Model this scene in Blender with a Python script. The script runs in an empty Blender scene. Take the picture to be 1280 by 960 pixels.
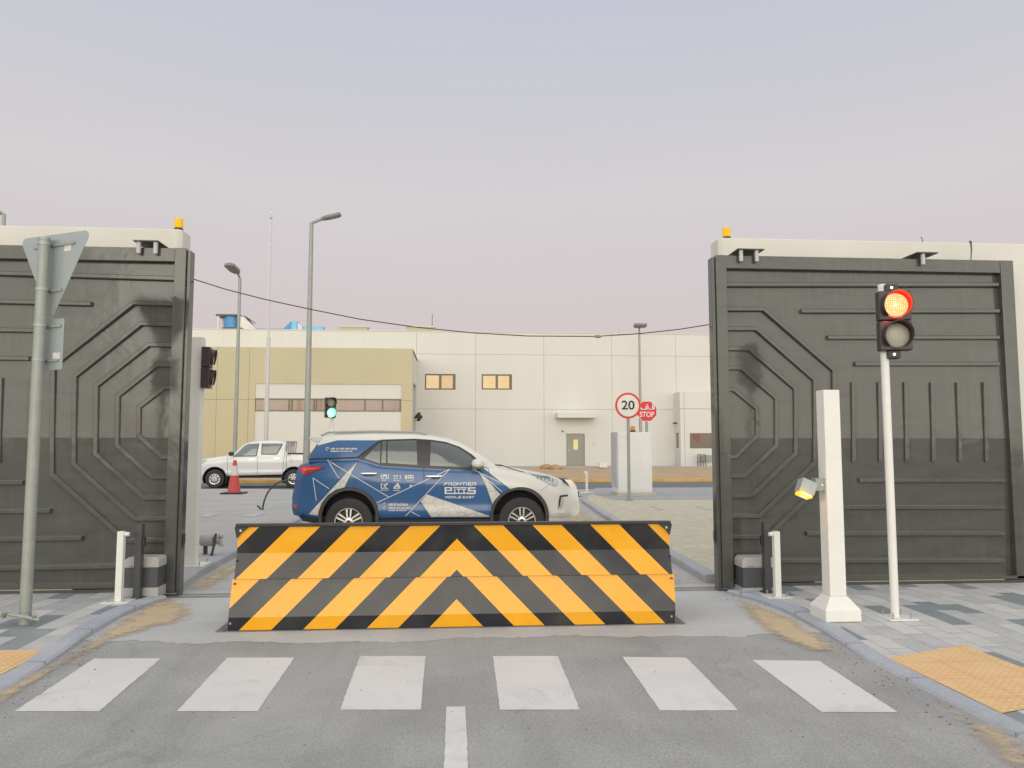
import bpy, bmesh, math, random
from mathutils import Vector, Matrix
from mathutils.bvhtree import BVHTree
from mathutils.geometry import tessellate_polygon
random.seed(7)
SC = bpy.context.scene
COL = SC.collection
R = math.radians

# ------------------------------------------------------------------ survey of the place
# camera 1.6 m above the road, looking slightly up and 4.2 degrees right of the road's axis (+Y)
FPX, CH, HOR = 961.0, 1.6, 560.0
PITCH = math.atan((HOR - 480) / FPX)
YAW = math.atan(71 / FPX)

def ray(x, y):
    u = (x - 640) / FPX; v = (480 - y) / FPX
    fy = math.cos(PITCH) - v * math.sin(PITCH); fz = math.sin(PITCH) + v * math.cos(PITCH)
    return (u * math.cos(YAW) + fy * math.sin(YAW), -u * math.sin(YAW) + fy * math.cos(YAW), fz)

def G(x, y, z=0.0):            # the spot at height z seen there
    d = ray(x, y); t = (z - CH) / d[2]
    return d[0] * t, d[1] * t

def V(x, y, Y):                # the spot on the upright plane at distance Y
    d = ray(x, y); t = Y / d[1]
    return d[0] * t, CH + d[2] * t

# ------------------------------------------------------------------ materials
MATS = {}
def new_mat(name):
    m = bpy.data.materials.new(name); m.use_nodes = True
    MATS[name] = m
    nt = m.node_tree
    return m, nt, nt.nodes['Principled BSDF']

def node(nt, typ, **kw):
    n = nt.nodes.new(typ)
    for k, v in kw.items():
        if k.startswith('i_'):
            key = k[2:]
            n.inputs[int(key) if key.isdigit() else key.replace('_', ' ')].default_value = v
        else:
            setattr(n, k, v)
    return n

def math_n(nt, op, a, b=None, c=None):
    n = nt.nodes.new('ShaderNodeMath'); n.operation = op
    for i, s in enumerate((a, b, c)):
        if s is None: continue
        if isinstance(s, (int, float)): n.inputs[i].default_value = s
        else: nt.links.new(s, n.inputs[i])
    return n.outputs[0]

def mix_n(nt, fac, a, b, mode='MIX'):
    n = nt.nodes.new('ShaderNodeMix'); n.data_type = 'RGBA'; n.blend_type = mode
    for key, s in ((0, fac), (6, a), (7, b)):
        if isinstance(s, (int, float)): n.inputs[key].default_value = s
        elif isinstance(s, tuple): n.inputs[key].default_value = (*s[:3], 1)
        else: nt.links.new(s, n.inputs[key])
    return n.outputs[2]

def noise_n(nt, vec, scale, detail=4, rough=.55, dist=0):
    n = nt.nodes.new('ShaderNodeTexNoise')
    n.inputs['Scale'].default_value = scale; n.inputs['Detail'].default_value = detail
    n.inputs['Roughness'].default_value = rough; n.inputs['Distortion'].default_value = dist
    nt.links.new(vec, n.inputs['Vector'])
    return n.outputs[0]

def ramp_n(nt, fac, stops, interp='LINEAR'):
    n = nt.nodes.new('ShaderNodeValToRGB'); n.color_ramp.interpolation = interp
    e = n.color_ramp.elements
    while len(e) < len(stops): e.new(.5)
    for i, (p, c) in enumerate(stops):
        e[i].position = p
        e[i].color = (c, c, c, 1) if isinstance(c, (int, float)) else (*c[:3], 1)
    nt.links.new(fac, n.inputs[0])
    return n.outputs[0]

def coord(nt, world=False):
    if world:
        return nt.nodes.new('ShaderNodeNewGeometry').outputs['Position']
    return nt.nodes.new('ShaderNodeTexCoord').outputs['Object']

def bump_n(nt, b, h, strength=.2, dist=.01):
    n = nt.nodes.new('ShaderNodeBump'); n.inputs['Strength'].default_value = strength
    n.inputs['Distance'].default_value = dist
    nt.links.new(h, n.inputs['Height']); nt.links.new(n.outputs[0], b.inputs['Normal'])

def mat(name, c, rough=.5, var=.12, scale=6, bump=0, metal=0, spec=.5, emit=None, es=0, coat=0, stretch=None):
    if name in MATS: return MATS[name]
    m, nt, b = new_mat(name)
    b.inputs['Roughness'].default_value = rough; b.inputs['Metallic'].default_value = metal
    b.inputs['Specular IOR Level'].default_value = spec
    b.inputs['Coat Weight'].default_value = coat; b.inputs['Coat Roughness'].default_value = .05
    if var:
        vec = coord(nt)
        if stretch:
            mp = nt.nodes.new('ShaderNodeMapping'); mp.inputs['Scale'].default_value = stretch
            nt.links.new(vec, mp.inputs[0]); vec = mp.outputs[0]
        n1 = noise_n(nt, vec, scale, 6, .6)
        n2 = noise_n(nt, vec, scale * .17 + .3, 3)
        f = math_n(nt, 'MULTIPLY_ADD', n1, .5, math_n(nt, 'MULTIPLY', n2, .5))
        lo = tuple(x * (1 - var) for x in c); hi = tuple(min(1, x * (1 + var)) for x in c)
        nt.links.new(ramp_n(nt, f, [(.32, lo), (.68, hi)]), b.inputs['Base Color'])
        if rough > .12:
            rr = math_n(nt, 'MULTIPLY_ADD', n1, rough * .3, rough * .85)
            nt.links.new(rr, b.inputs['Roughness'])
        if bump: bump_n(nt, b, n1, bump, .01)
    else:
        b.inputs['Base Color'].default_value = (*c, 1)
    if emit:
        b.inputs['Emission Color'].default_value = (*emit, 1); b.inputs['Emission Strength'].default_value = es
    return m

# ------------------------------------------------------------------ mesh building
class MB:
    def __init__(s): s.bm = bmesh.new(); s.mi = 0
    def face(s, vs):
        try:
            f = s.bm.faces.new(vs); f.material_index = s.mi; return f
        except ValueError: return None
    def v(s, p): return s.bm.verts.new(p)
    def box(s, x0, x1, y0, y1, z0, z1, M=None):
        ps = [Vector((x, y, z)) for z in (z0, z1) for y in (y0, y1) for x in (x0, x1)]
        if M is not None: ps = [M @ p for p in ps]
        v = [s.v(p) for p in ps]
        for q in ((0, 2, 3, 1), (4, 5, 7, 6), (0, 1, 5, 4), (2, 6, 7, 3), (0, 4, 6, 2), (1, 3, 7, 5)):
            s.face([v[i] for i in q])
        return s
    def cyl(s, p0, p1, r0, r1=None, n=16, cap=True):
        r1 = r0 if r1 is None else r1
        p0 = Vector(p0); p1 = Vector(p1); d = (p1 - p0).normalized()
        a = d.orthogonal().normalized(); b = d.cross(a)
        A = [s.v(p0 + (a * math.cos(t) + b * math.sin(t)) * r0) for t in [2 * math.pi * i / n for i in range(n)]]
        B = [s.v(p1 + (a * math.cos(t) + b * math.sin(t)) * r1) for t in [2 * math.pi * i / n for i in range(n)]]
        for i in range(n): s.face([A[i], A[(i + 1) % n], B[(i + 1) % n], B[i]])
        if cap: s.face(A[::-1]); s.face(B)
        return s
    def tube(s, pts, r, n=8):
        pts = [Vector(p) for p in pts]; rings = []
        a = None
        for i, p in enumerate(pts):
            d = (pts[min(i + 1, len(pts) - 1)] - pts[max(i - 1, 0)]).normalized()
            a = d.orthogonal().normalized() if a is None else (a - d * a.dot(d)).normalized()
            b = d.cross(a)
            rr = r[i] if isinstance(r, (list, tuple)) else r
            rings.append([s.v(p + (a * math.cos(t) + b * math.sin(t)) * rr) for t in [2 * math.pi * k / n for k in range(n)]])
        for A, B in zip(rings, rings[1:]):
            for i in range(n): s.face([A[i], A[(i + 1) % n], B[(i + 1) % n], B[i]])
        s.face(rings[0][::-1]); s.face(rings[-1])
        return s
    def lathe(s, prof, M, n=32, closed=False, cap=True):   # prof: (radius, height) about local z, placed by M
        rings = []
        for r, h in prof:
            rings.append([s.v(M @ Vector((r * math.cos(t), r * math.sin(t), h))) for t in [2 * math.pi * k / n for k in range(n)]])
        pr = list(zip(rings, rings[1:]))
        if closed: pr.append((rings[-1], rings[0]))
        for A, B in pr:
            for i in range(n): s.face([A[i], A[(i + 1) % n], B[(i + 1) % n], B[i]])
        if not closed and cap: s.face(rings[0][::-1]); s.face(rings[-1])
        return s
    def prism(s, poly, axis, a0, a1, M=None):    # poly in the two other axes
        def P(p, a):
            q = {'x': (a, p[0], p[1]), 'y': (p[0], a, p[1]), 'z': (p[0], p[1], a)}[axis]
            q = Vector(q); return M @ q if M is not None else q
        A = [s.v(P(p, a0)) for p in poly]; B = [s.v(P(p, a1)) for p in poly]
        n = len(poly)
        for i in range(n): s.face([A[i], A[(i + 1) % n], B[(i + 1) % n], B[i]])
        s.face(A[::-1]); s.face(B)
        return s
    def loft(s, rings, cap=True, loop=True):
        rs = [[s.v(p) for p in r] for r in rings]; n = len(rs[0])
        for A, B in zip(rs, rs[1:]):
            for i in range(n if loop else n - 1): s.face([A[i], A[(i + 1) % n], B[(i + 1) % n], B[i]])
        if cap: s.face(rs[0][::-1]); s.face(rs[-1])
        return s
    def sheet(s, poly, z):
        s.face([s.v((p[0], p[1], z)) for p in poly]); return s
    def build(s, name, m, parent=None, smooth=None, bevel=0, local=False, org=None, fixn=True):
        bm = s.bm
        if fixn: bmesh.ops.recalc_face_normals(bm, faces=bm.faces)
        if org is None and parent is None:
            xs = [v.co for v in bm.verts]
            org = Vector((sum(c.x for c in xs) / len(xs), sum(c.y for c in xs) / len(xs), min(c.z for c in xs)))
        off = Vector((0, 0, 0))
        if parent is None: off = Vector(org)
        elif not local:
            p = parent
            while p is not None: off += Vector(p.location); p = p.parent
        if off.length: bmesh.ops.translate(bm, verts=bm.verts, vec=-off)
        me = bpy.data.meshes.new(name); bm.to_mesh(me); bm.free()
        for mm in (m if isinstance(m, (list, tuple)) else [m]): me.materials.append(mm)
        o = bpy.data.objects.new(name, me); COL.objects.link(o)
        if parent is None: o.location = off
        else: o.parent = parent
        if smooth is not None:
            me.shade_smooth(); me.set_sharp_from_angle(angle=R(smooth))
        if bevel:
            b = o.modifiers.new('edge', 'BEVEL'); b.width = bevel; b.segments = 2; b.limit_method = 'ANGLE'; b.angle_limit = R(40)
        return o

def tag(o, label=None, cat=None, group=None, kind=None):
    if label: o['label'] = label
    if cat: o['category'] = cat
    if group: o['group'] = group
    if kind: o['kind'] = kind
    return o

def thing(name, label, cat, loc=(0, 0, 0), group=None, rz=0):
    o = bpy.data.objects.new(name, None); COL.objects.link(o)
    o.location = loc; o.rotation_euler = (0, 0, rz); o.empty_display_size = .2
    return tag(o, label, cat, group)

def text_mesh(body, size, M, name, m, parent, local=False, sx=1.0, bold=0.0, depth=.002, align='CENTER', space=1.0):
    cu = bpy.data.curves.new(name, 'FONT'); cu.body = body; cu.size = size; cu.align_x = align; cu.align_y = 'CENTER'
    cu.offset = bold; cu.extrude = depth; cu.space_character = space
    o = bpy.data.objects.new(name, cu); COL.objects.link(o)
    dg = bpy.context.evaluated_depsgraph_get()
    me = bpy.data.meshes.new_from_object(o.evaluated_get(dg)); me.name = name
    bpy.data.objects.remove(o); bpy.data.curves.remove(cu)
    me.transform(M @ Matrix.Diagonal((sx, 1, 1, 1)))
    off = Vector((0, 0, 0))
    if not local:
        p = parent
        while p is not None: off += Vector(p.location); p = p.parent
        me.transform(Matrix.Translation(-off))
    me.materials.clear(); me.materials.append(m)
    o = bpy.data.objects.new(name, me); COL.objects.link(o); o.parent = parent
    return o

def lerp(a, b, t): return a + (b - a) * t
def interp(pts, x):
    if x <= pts[0][0]: return pts[0][1]
    for (x0, y0), (x1, y1) in zip(pts, pts[1:]):
        if x <= x1: return y0 + (y1 - y0) * (x - x0) / (x1 - x0 if x1 != x0 else 1)
    return pts[-1][1]
def Tm(x, y, z): return Matrix.Translation((x, y, z))
def Rz(a): return Matrix.Rotation(a, 4, 'Z')
def Rx(a): return Matrix.Rotation(a, 4, 'X')
def Ry(a): return Matrix.Rotation(a, 4, 'Y')
def glow_light(loc, col, e):
    l = bpy.data.lights.new('signal_glow', 'POINT'); l.energy = e; l.color = col; l.shadow_soft_size = 0
    o = bpy.data.objects.new('signal_glow', l); COL.objects.link(o); o.location = loc; return o
FRONT = Rx(R(90))                 # text lying in xy -> upright, facing -Y

# ================================================================== common materials
m_white = mat('white_powder_coat', (.75, .745, .70), .45, .05, 9, .03)
m_whiteplate = mat('white_painted_steel', (.70, .69, .64), .5, .12, 25)
m_wall = mat('painted_wall_offwhite', (.66, .645, .575), .8, .07, 2.2, .08)
m_black = mat('black_plastic', (.02, .02, .021), .45, .2, 30)
m_dark = mat('dark_grey_steel', (.06, .062, .062), .45, .15, 14)
m_galv = mat('galvanised_steel', (.31, .33, .30), .48, .12, 18, 0, .25)
m_galvsign = mat('sign_back_aluminium', (.33, .37, .37), .42, .07, 6, 0, .25)
m_chrome = mat('polished_metal', (.75, .75, .73), .2, 0, metal=1)
m_lamp_grey = mat('lamp_housing_grey', (.22, .22, .215), .5, .1, 12)
m_rubber = mat('tyre_rubber', (.035, .034, .033), .75, .25, 18)

# gate paint: dark grey gloss, streaky
def gate_mat(name, base):
    m, nt, b = new_mat(name)
    vec = coord(nt, True)
    mp = nt.nodes.new('ShaderNodeMapping'); mp.inputs['Scale'].default_value = (1.2, 1, 5)
    nt.links.new(vec, mp.inputs[0])
    n1 = noise_n(nt, mp.outputs[0], 1.6, 5, .6, .4)
    mp2 = nt.nodes.new('ShaderNodeMapping'); mp2.inputs['Scale'].default_value = (14, 14, 1.2)
    nt.links.new(vec, mp2.inputs[0])
    n2 = noise_n(nt, mp2.outputs[0], 1.2, 4, .6)
    f = math_n(nt, 'MULTIPLY_ADD', n1, .7, math_n(nt, 'MULTIPLY', n2, .3))
    c = ramp_n(nt, f, [(.3, tuple(x * .84 for x in base)), (.7, tuple(x * 1.18 for x in base))])
    dv = math_n(nt, 'MULTIPLY', ramp_n(nt, n2, [(.5, 0), (.72, 1)]), ramp_n(nt, noise_n(nt, vec, .8, 4, .6), [(.45, 0), (.65, .2)]))
    c = mix_n(nt, dv, c, (.17, .155, .12))
    nt.links.new(c, b.inputs['Base Color'])
    nt.links.new(math_n(nt, 'MULTIPLY_ADD', n1, .12, .06), b.inputs['Roughness'])
    b.inputs['Specular IOR Level'].default_value = .55
    nb = noise_n(nt, vec, 1.9, 3, .5, .8)
    bump_n(nt, b, nb, .10, .06)
    return m
m_gate = gate_mat('gate_grey_gloss_paint', (.080, .081, .073))
m_gaterib = gate_mat('gate_rib_paint', (.081, .082, .074))

# asphalt with dust, faint cracks and sand blown on it
def asphalt(name, base, dust):
    m, nt, b = new_mat(name)
    vec = coord(nt, True)
    n1 = noise_n(nt, vec, 1.1, 6, .62, .3); n2 = noise_n(nt, vec, 90, 3, .7); n3 = noise_n(nt, vec, .35, 4, .6, 1.0)
    c = ramp_n(nt, n1, [(.3, tuple(x * .86 for x in base)), (.7, tuple(x * 1.14 for x in base))])
    n4 = noise_n(nt, vec, 38, 4, .8)
    c = mix_n(nt, .5, c, ramp_n(nt, n2, [(.3, .2), (.72, .82)]), 'OVERLAY')
    c = mix_n(nt, .22, c, ramp_n(nt, n4, [(.35, .25), (.68, .76)]), 'OVERLAY')
    mask = ramp_n(nt, n3, [(.48, 0), (.75, .55)])
    c = mix_n(nt, mask, c, dust)
    # tyre-dark streaks along the road
    mp = nt.nodes.new('ShaderNodeMapping'); mp.inputs['Scale'].default_value = (2.2, .18, 1)
    nt.links.new(vec, mp.inputs[0])
    st = ramp_n(nt, noise_n(nt, mp.outputs[0], 1.0, 4, .6), [(.50, 0), (.72, .35)])
    c = mix_n(nt, st, c, tuple(x * .62 for x in base))
    # cracks
    wv = nt.nodes.new('ShaderNodeTexVoronoi'); wv.feature = 'DISTANCE_TO_EDGE'; wv.inputs['Scale'].default_value = .33
    wn = nt.nodes.new('ShaderNodeTexNoise'); wn.inputs['Scale'].default_value = 2.2; wn.inputs['Detail'].default_value = 6
    nt.links.new(vec, wn.inputs['Vector'])
    add = nt.nodes.new('ShaderNodeVectorMath'); add.operation = 'MULTIPLY_ADD'; add.inputs[1].default_value = (.9, .9, 0)
    nt.links.new(wn.outputs[1], add.inputs[0]); nt.links.new(vec, add.inputs[2]); nt.links.new(add.outputs[0], wv.inputs['Vector'])
    cr = ramp_n(nt, wv.outputs['Distance'], [(0, 1), (.006, 0)])
    cr = math_n(nt, 'MULTIPLY', cr, ramp_n(nt, noise_n(nt, vec, .6, 2), [(.5, 0), (.6, .25)]))
    c = mix_n(nt, cr, c, tuple(x * .4 for x in base))
    nt.links.new(c, b.inputs['Base Color'])
    b.inputs['Roughness'].default_value = .85; b.inputs['Specular IOR Level'].default_value = .15
    bump_n(nt, b, n2, .35, .006)
    return m
m_asph = asphalt('asphalt_dusty', (.345, .350, .346), (.43, .43, .415))
m_asph_far = asphalt('asphalt_dark', (.17, .178, .195), (.24, .24, .24))

def concrete(name, base, alt, alt_lo=.5, alt_hi=.68):
    m, nt, b = new_mat(name)
    vec = coord(nt, True)
    n1 = noise_n(nt, vec, .8, 6, .6, .6); n2 = noise_n(nt, vec, 35, 4, .65)
    mp = nt.nodes.new('ShaderNodeMapping'); mp.inputs['Scale'].default_value = (.35, 1.6, 1)
    nt.links.new(vec, mp.inputs[0]); n3 = noise_n(nt, mp.outputs[0], 1.3, 6, .62, .5)
    c = ramp_n(nt, n1, [(.3, tuple(x * .9 for x in base)), (.7, tuple(x * 1.1 for x in base))])
    c = mix_n(nt, ramp_n(nt, n3, [(alt_lo, 0), (alt_hi, .8)]), c, alt)
    c = mix_n(nt, .25, c, ramp_n(nt, n2, [(.3, .3), (.7, .7)]), 'OVERLAY')
    nt.links.new(c, b.inputs['Base Color']); b.inputs['Roughness'].default_value = .8
    b.inputs['Specular IOR Level'].default_value = .15
    bump_n(nt, b, n2, .2, .004)
    return m
m_apron = concrete('apron_concrete', (.50, .505, .50), (.43, .435, .435))
m_inner = concrete('inner_road_concrete', (.44, .435, .42), (.37, .37, .36))
m_kerb = concrete('kerb_concrete_bluish', (.40, .425, .475), (.49, .49, .48), .5, .75)
m_kerb_in = concrete('kerb_concrete_grey', (.40, .41, .43), (.47, .46, .43), .5, .75)
m_blue_conc = concrete('bluish_concrete', (.36, .37, .39), (.40, .40, .40))
m_greyslab = concrete('grey_slab_concrete', (.44, .435, .42), (.39, .39, .385))
m_sandland = concrete('sand_land', (.46, .34, .22), (.40, .31, .22))

def pavers(name, light, mid, dark, share, w=.4, h=.2, mortar=.004):
    m, nt, b = new_mat(name)
    vec = coord(nt, True)
    sp = nt.nodes.new('ShaderNodeSeparateXYZ'); nt.links.new(vec, sp.inputs[0])
    cb = nt.nodes.new('ShaderNodeCombineXYZ'); nt.links.new(sp.outputs[1], cb.inputs[0]); nt.links.new(sp.outputs[0], cb.inputs[1])
    br = nt.nodes.new('ShaderNodeTexBrick'); br.offset = .37; br.offset_frequency = 2; br.squash = 1
    br.inputs['Color1'].default_value = (0, 0, 0, 1); br.inputs['Color2'].default_value = (1, 1, 1, 1)
    br.inputs['Mortar'].default_value = (.5, .5, .5, 1)
    br.inputs['Scale'].default_value = 1; br.inputs['Mortar Size'].default_value = mortar; br.inputs['Mortar Smooth'].default_value = .1
    br.inputs['Brick Width'].default_value = w; br.inputs['Row Height'].default_value = h
    nt.links.new(cb.outputs[0], br.inputs['Vector'])
    c = ramp_n(nt, br.outputs['Color'], [(0, dark), (share, mid), (share + .28, light), (.86, tuple(x * 1.08 for x in light))], 'CONSTANT')
    n = noise_n(nt, vec, 5, 5, .6); n2 = noise_n(nt, vec, 70, 3, .7)
    c = mix_n(nt, .22, c, ramp_n(nt, n, [(.3, .3), (.7, .7)]), 'OVERLAY')
    c = mix_n(nt, .18, c, ramp_n(nt, n2, [(.3, .3), (.7, .7)]), 'OVERLAY')
    # sand dust lying over part of the paving
    dm = ramp_n(nt, noise_n(nt, vec, .55, 4, .6, .8), [(.55, 0), (.75, .35)])
    c = mix_n(nt, dm, c, tuple(x * .98 for x in light))
    c = mix_n(nt, br.outputs['Fac'], c, tuple(x * .62 for x in mid))
    nt.links.new(c, b.inputs['Base Color']); b.inputs['Roughness'].default_value = .8
    b.inputs['Specular IOR Level'].default_value = .15
    hgt = math_n(nt, 'MULTIPLY_ADD', br.outputs['Fac'], -1, math_n(nt, 'MULTIPLY', n2, .2))
    bump_n(nt, b, hgt, .5, .006)
    return m
m_pavers = pavers('grey_block_paving', (.545, .545, .53), (.47, .475, .475), (.245, .275, .29), .26)
m_beige_pavers = pavers('beige_block_paving', (.55, .515, .40), (.54, .505, .392), (.525, .495, .385), .3, .2, .1, .002)

def tactile():
    m, nt, b = new_mat('tactile_orange_paving')
    vec = coord(nt, True)
    sp = nt.nodes.new('ShaderNodeSeparateXYZ'); nt.links.new(vec, sp.inputs[0])
    k = 2 * math.pi / .057
    sx = math_n(nt, 'SINE', math_n(nt, 'MULTIPLY', sp.outputs[0], k)); sy = math_n(nt, 'SINE', math_n(nt, 'MULTIPLY', sp.outputs[1], k))
    h = ramp_n(nt, math_n(nt, 'MULTIPLY_ADD', math_n(nt, 'ADD', sx, sy), .25, .5), [(.62, 0), (.82, 1)])
    n = noise_n(nt, vec, 3, 5, .6)
    c = ramp_n(nt, n, [(.35, (.70, .43, .19)), (.65, (.76, .50, .25))])
    c = mix_n(nt, math_n(nt, 'MULTIPLY', h, .6), c, (.78, .62, .42))
    # tile joints every 0.3 m
    br = nt.nodes.new('ShaderNodeTexBrick'); br.offset = 0
    br.inputs['Scale'].default_value = 1; br.inputs['Brick Width'].default_value = .4; br.inputs['Row Height'].default_value = .4
    br.inputs['Mortar Size'].default_value = .003
    nt.links.new(vec, br.inputs['Vector'])
    c = mix_n(nt, math_n(nt, 'MULTIPLY', br.outputs['Fac'], .6), c, (.28, .18, .09))
    nt.links.new(c, b.inputs['Base Color']); b.inputs['Roughness'].default_value = .75
    bump_n(nt, b, h, .6, .005)
    return m
m_tact = tactile()

def worn_paint():
    m, nt, b = new_mat('worn_white_road_paint')
    vec = coord(nt, True)
    n1 = noise_n(nt, vec, 1.6, 8, .70, 1.6); n2 = noise_n(nt, vec, 60, 3, .7); n3 = noise_n(nt, vec, .9, 3)
    c = ramp_n(nt, n3, [(.3, (.62, .61, .60)), (.7, (.70, .695, .68))])
    c = mix_n(nt, ramp_n(nt, n1, [(.52, 0), (.74, .6)]), c, (.42, .41, .385))
    c = mix_n(nt, ramp_n(nt, n2, [(.64, 0), (.8, .5)]), c, (.30, .30, .29))
    nt.links.new(c, b.inputs['Base Color']); b.inputs['Roughness'].default_value = .7
    bump_n(nt, b, n2, .2, .004)
    return m
m_mark = worn_paint()

def sand_drift():
    m, nt, b = new_mat('sand_drift')
    m.surface_render_method = 'DITHERED'
    vec = coord(nt, True)
    at = nt.nodes.new('ShaderNodeAttribute'); at.attribute_name = 'cover'
    n = noise_n(nt, vec, 6, 7, .7, .4); n2 = noise_n(nt, vec, 120, 2)
    c = ramp_n(nt, n, [(.3, (.56, .445, .29)), (.7, (.63, .51, .35))])
    c = mix_n(nt, .2, c, ramp_n(nt, n2, [(.3, .3), (.7, .7)]), 'OVERLAY')
    nt.links.new(c, b.inputs['Base Color']); b.inputs['Roughness'].default_value = .9
    b.inputs['Specular IOR Level'].default_value = .1
    a = math_n(nt, 'ADD', at.outputs['Fac'], math_n(nt, 'MULTIPLY_ADD', n, 1.1, -.62))
    a = ramp_n(nt, a, [(.24, 0), (.72, .92)])
    nt.links.new(a, b.inputs['Alpha'])
    return m
m_sand = sand_drift()

# ================================================================== the ground
def structure(name, mb, m, **kw):
    return tag(mb.build(name, m, **kw), kind='structure')

structure('ground', MB().sheet([(-400, -300), (400, -300), (400, 500), (-400, 500)], -.03), m_sandland, org=(0, 0, -.03))
structure('asphalt_road', MB().sheet([(-3.3, -120), (3.3, -120), (3.3, 6.95), (-3.3, 6.95)], 0), m_asph, org=(0, 0, 0))
# concrete apron under the blocker, its front edge uneven
front = []
x = -3.3
while x < 3.31:
    b = 6.62 if x > -2.3 else 6.62 + (-2.3 - x) * .35
    if x > 2.3: b = 6.55 + (x - 2.3) * .1
    front.append((x, b + .05 * math.sin(x * 2.3) + .03 * math.sin(x * 7.1 + 1) + random.uniform(-.03, .03))); x += .05
structure('concrete_apron', MB().sheet(front + [(3.3, 9.02), (-3.3, 9.02)], .0016), m_apron, org=(0, 0, 0))
structure('inner_road', MB().sheet([(-3.6, 9.02), (3.6, 9.02), (6.5, 29.8), (-9, 29.8)], 0.0), m_inner, org=(0, 0, 0))
mb = MB(); mb.box(-3.3, 3.2, 8.62, 8.68, -.01, .009); mb.box(-3.3, 3.2, 8.76, 8.82, -.01, .009)
structure('gate_track', mb, mat('track_steel', (.24, .22, .19), .5, .25, 10, 0, .4))
structure('cross_road', MB().sheet([(-150, 29.8), (150, 29.8), (150, 36.2), (-150, 36.2)], .002), m_asph_far, org=(0, 0, 0))

# outer pavements either side, nearly flush by the crossing
def pz(y): 
    t = min(1, max(0, (y - 5.7) / 1.5)); t = t * t * (3 - 2 * t)
    return lerp(.018, .055, t)
KR = [(3.12, -40), (3.12, 4.0), (3.11, 5.0), (3.12, 5.7), (3.20, 6.6), (3.22, 7.4), (3.14, 8.0), (2.98, 8.38)]
KL = [(-2.92, -40), (-2.93, 4.5), (-2.95, 5.4), (-3.03, 6.3), (-3.10, 7.0), (-3.14, 7.7), (-3.10, 8.2), (-3.02, 8.5)]
def dense(path, step=.2):
    out = []
    for (x0, y0), (x1, y1) in zip(path, path[1:]):
        n = max(1, int(math.hypot(x1 - x0, y1 - y0) / (step if y1 > 2 else 5)))
        for i in range(n): out.append((lerp(x0, x1, i / n), lerp(y0, y1, i / n)))
    out.append(path[-1]); return out
def pavement(path, side, far):
    mb = MB(); p = dense(path); prev = None
    for (x, y) in p + [(p[-1][0] , far)]:
        row = [mb.v((x + side * d, y, pz(y) - .004)) for d in (.1, .6, 1.5, 4, 40)]
        if prev:
            for i in range(4): mb.face([prev[i], prev[i + 1], row[i + 1], row[i]])
        prev = row
    return mb
def kerb(path, side, w, zf, lip=.018):
    rings = []
    for (x, y) in dense(path):
        z = zf(y)
        rings.append([(x, y, -.02), (x, y, z - lip), (x + side * lip, y, z), (x + side * w, y, z + .003), (x + side * w, y, -.02)])
    return MB().loft(rings)
structure('pavement_right', pavement(KR, 1, 8.6), m_pavers, org=(0, 0, 0))
structure('pavement_left', pavement(KL, -1, 8.75), m_pavers, org=(0, 0, 0))
def kerb_joints(name, path, side):
    mb = MB(); acc = 0; p = dense(path)
    for (x0, y0), (x1, y1) in zip(p, p[1:]):
        acc += math.hypot(x1 - x0, y1 - y0)
        if acc > .9 and y1 > 2:
            acc = 0; z = pz(y1); mb.box(min(x1 - side * .002, x1 + side * .15), max(x1 - side * .002, x1 + side * .15), y1 - .004, y1 + .004, 0, z + .0045)
    return structure(name, mb, mat('kerb_joint', (.24, .25, .27), .9, .2, 20), org=(0, 0, 0))
kerb_joints('kerb_joint', KR, 1); kerb_joints('kerb_joint', KL, -1)
structure('kerb_right', kerb(KR, 1, .15, pz), m_kerb, org=(0, 0, 0), smooth=40)
structure('kerb_left', kerb(KL, -1, .15, pz), m_kerb, org=(0, 0, 0), smooth=40)
def tact_sheet(name, xa, xb, ya0, ya1, yb0, yb1):
    mb = MB(); prev = None
    for k in range(13):
        ya, yb = lerp(ya0, ya1, k / 12), lerp(yb0, yb1, k / 12)
        row = [mb.v((xa, ya, pz(ya) + .001)), mb.v((xb, yb, pz(yb) + .001))]
        if prev: mb.face([prev[0], prev[1], row[1], row[0]])
        prev = row
    structure(name, mb, m_tact, org=(0, 0, 0))
tact_sheet('tactile_paving_right', 3.274, 4.10, 4.52, 5.74, 4.80, 6.05)
tact_sheet('tactile_paving_left', -3.16, -4.4, 4.2, 6.38, 4.2, 6.46)

# inner islands beyond the gate
IZ = .10
def island(path, side, far_x, zs):
    mb = MB(); p = dense(path, .5)
    mb.sheet([(x + side * .1, y) for x, y in p] + [(far_x, p[-1][1]), (far_x, p[0][1])], zs); return mb
IL = [(-3.05, 9.1), (-3.15, 10), (-3.25, 13), (-3.3, 17), (-3.5, 22), (-4.0, 26), (-5.2, 28.3), (-7.0, 29.2), (-40, 29.4)]
IR = [(2.98, 9.1), (3.02, 10), (3.12, 12.5), (3.42, 18), (3.72, 22.5), (4.2, 25), (5.2, 26.6)]
structure('inner_island_left', island(IL, -1, -40, IZ - .003), m_greyslab, org=(0, 0, 0))
structure('inner_island_right', island(IR, 1, 40, IZ - .003), m_beige_pavers, org=(0, 0, 0))
structure('inner_kerb_left', kerb(IL, -1, .16, lambda y: IZ), m_kerb_in, org=(0, 0, 0), smooth=40)
structure('inner_kerb_right', kerb(IR, 1, .16, lambda y: IZ), m_kerb_in, org=(0, 0, 0), smooth=40)
structure('concrete_strip_right', MB().sheet([(4.6, 22.3), (40, 22.3), (40, 29.0), (5.4, 29.0), (4.5, 26.5)], IZ + .002), m_blue_conc, org=(0, 0, 0))

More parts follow.
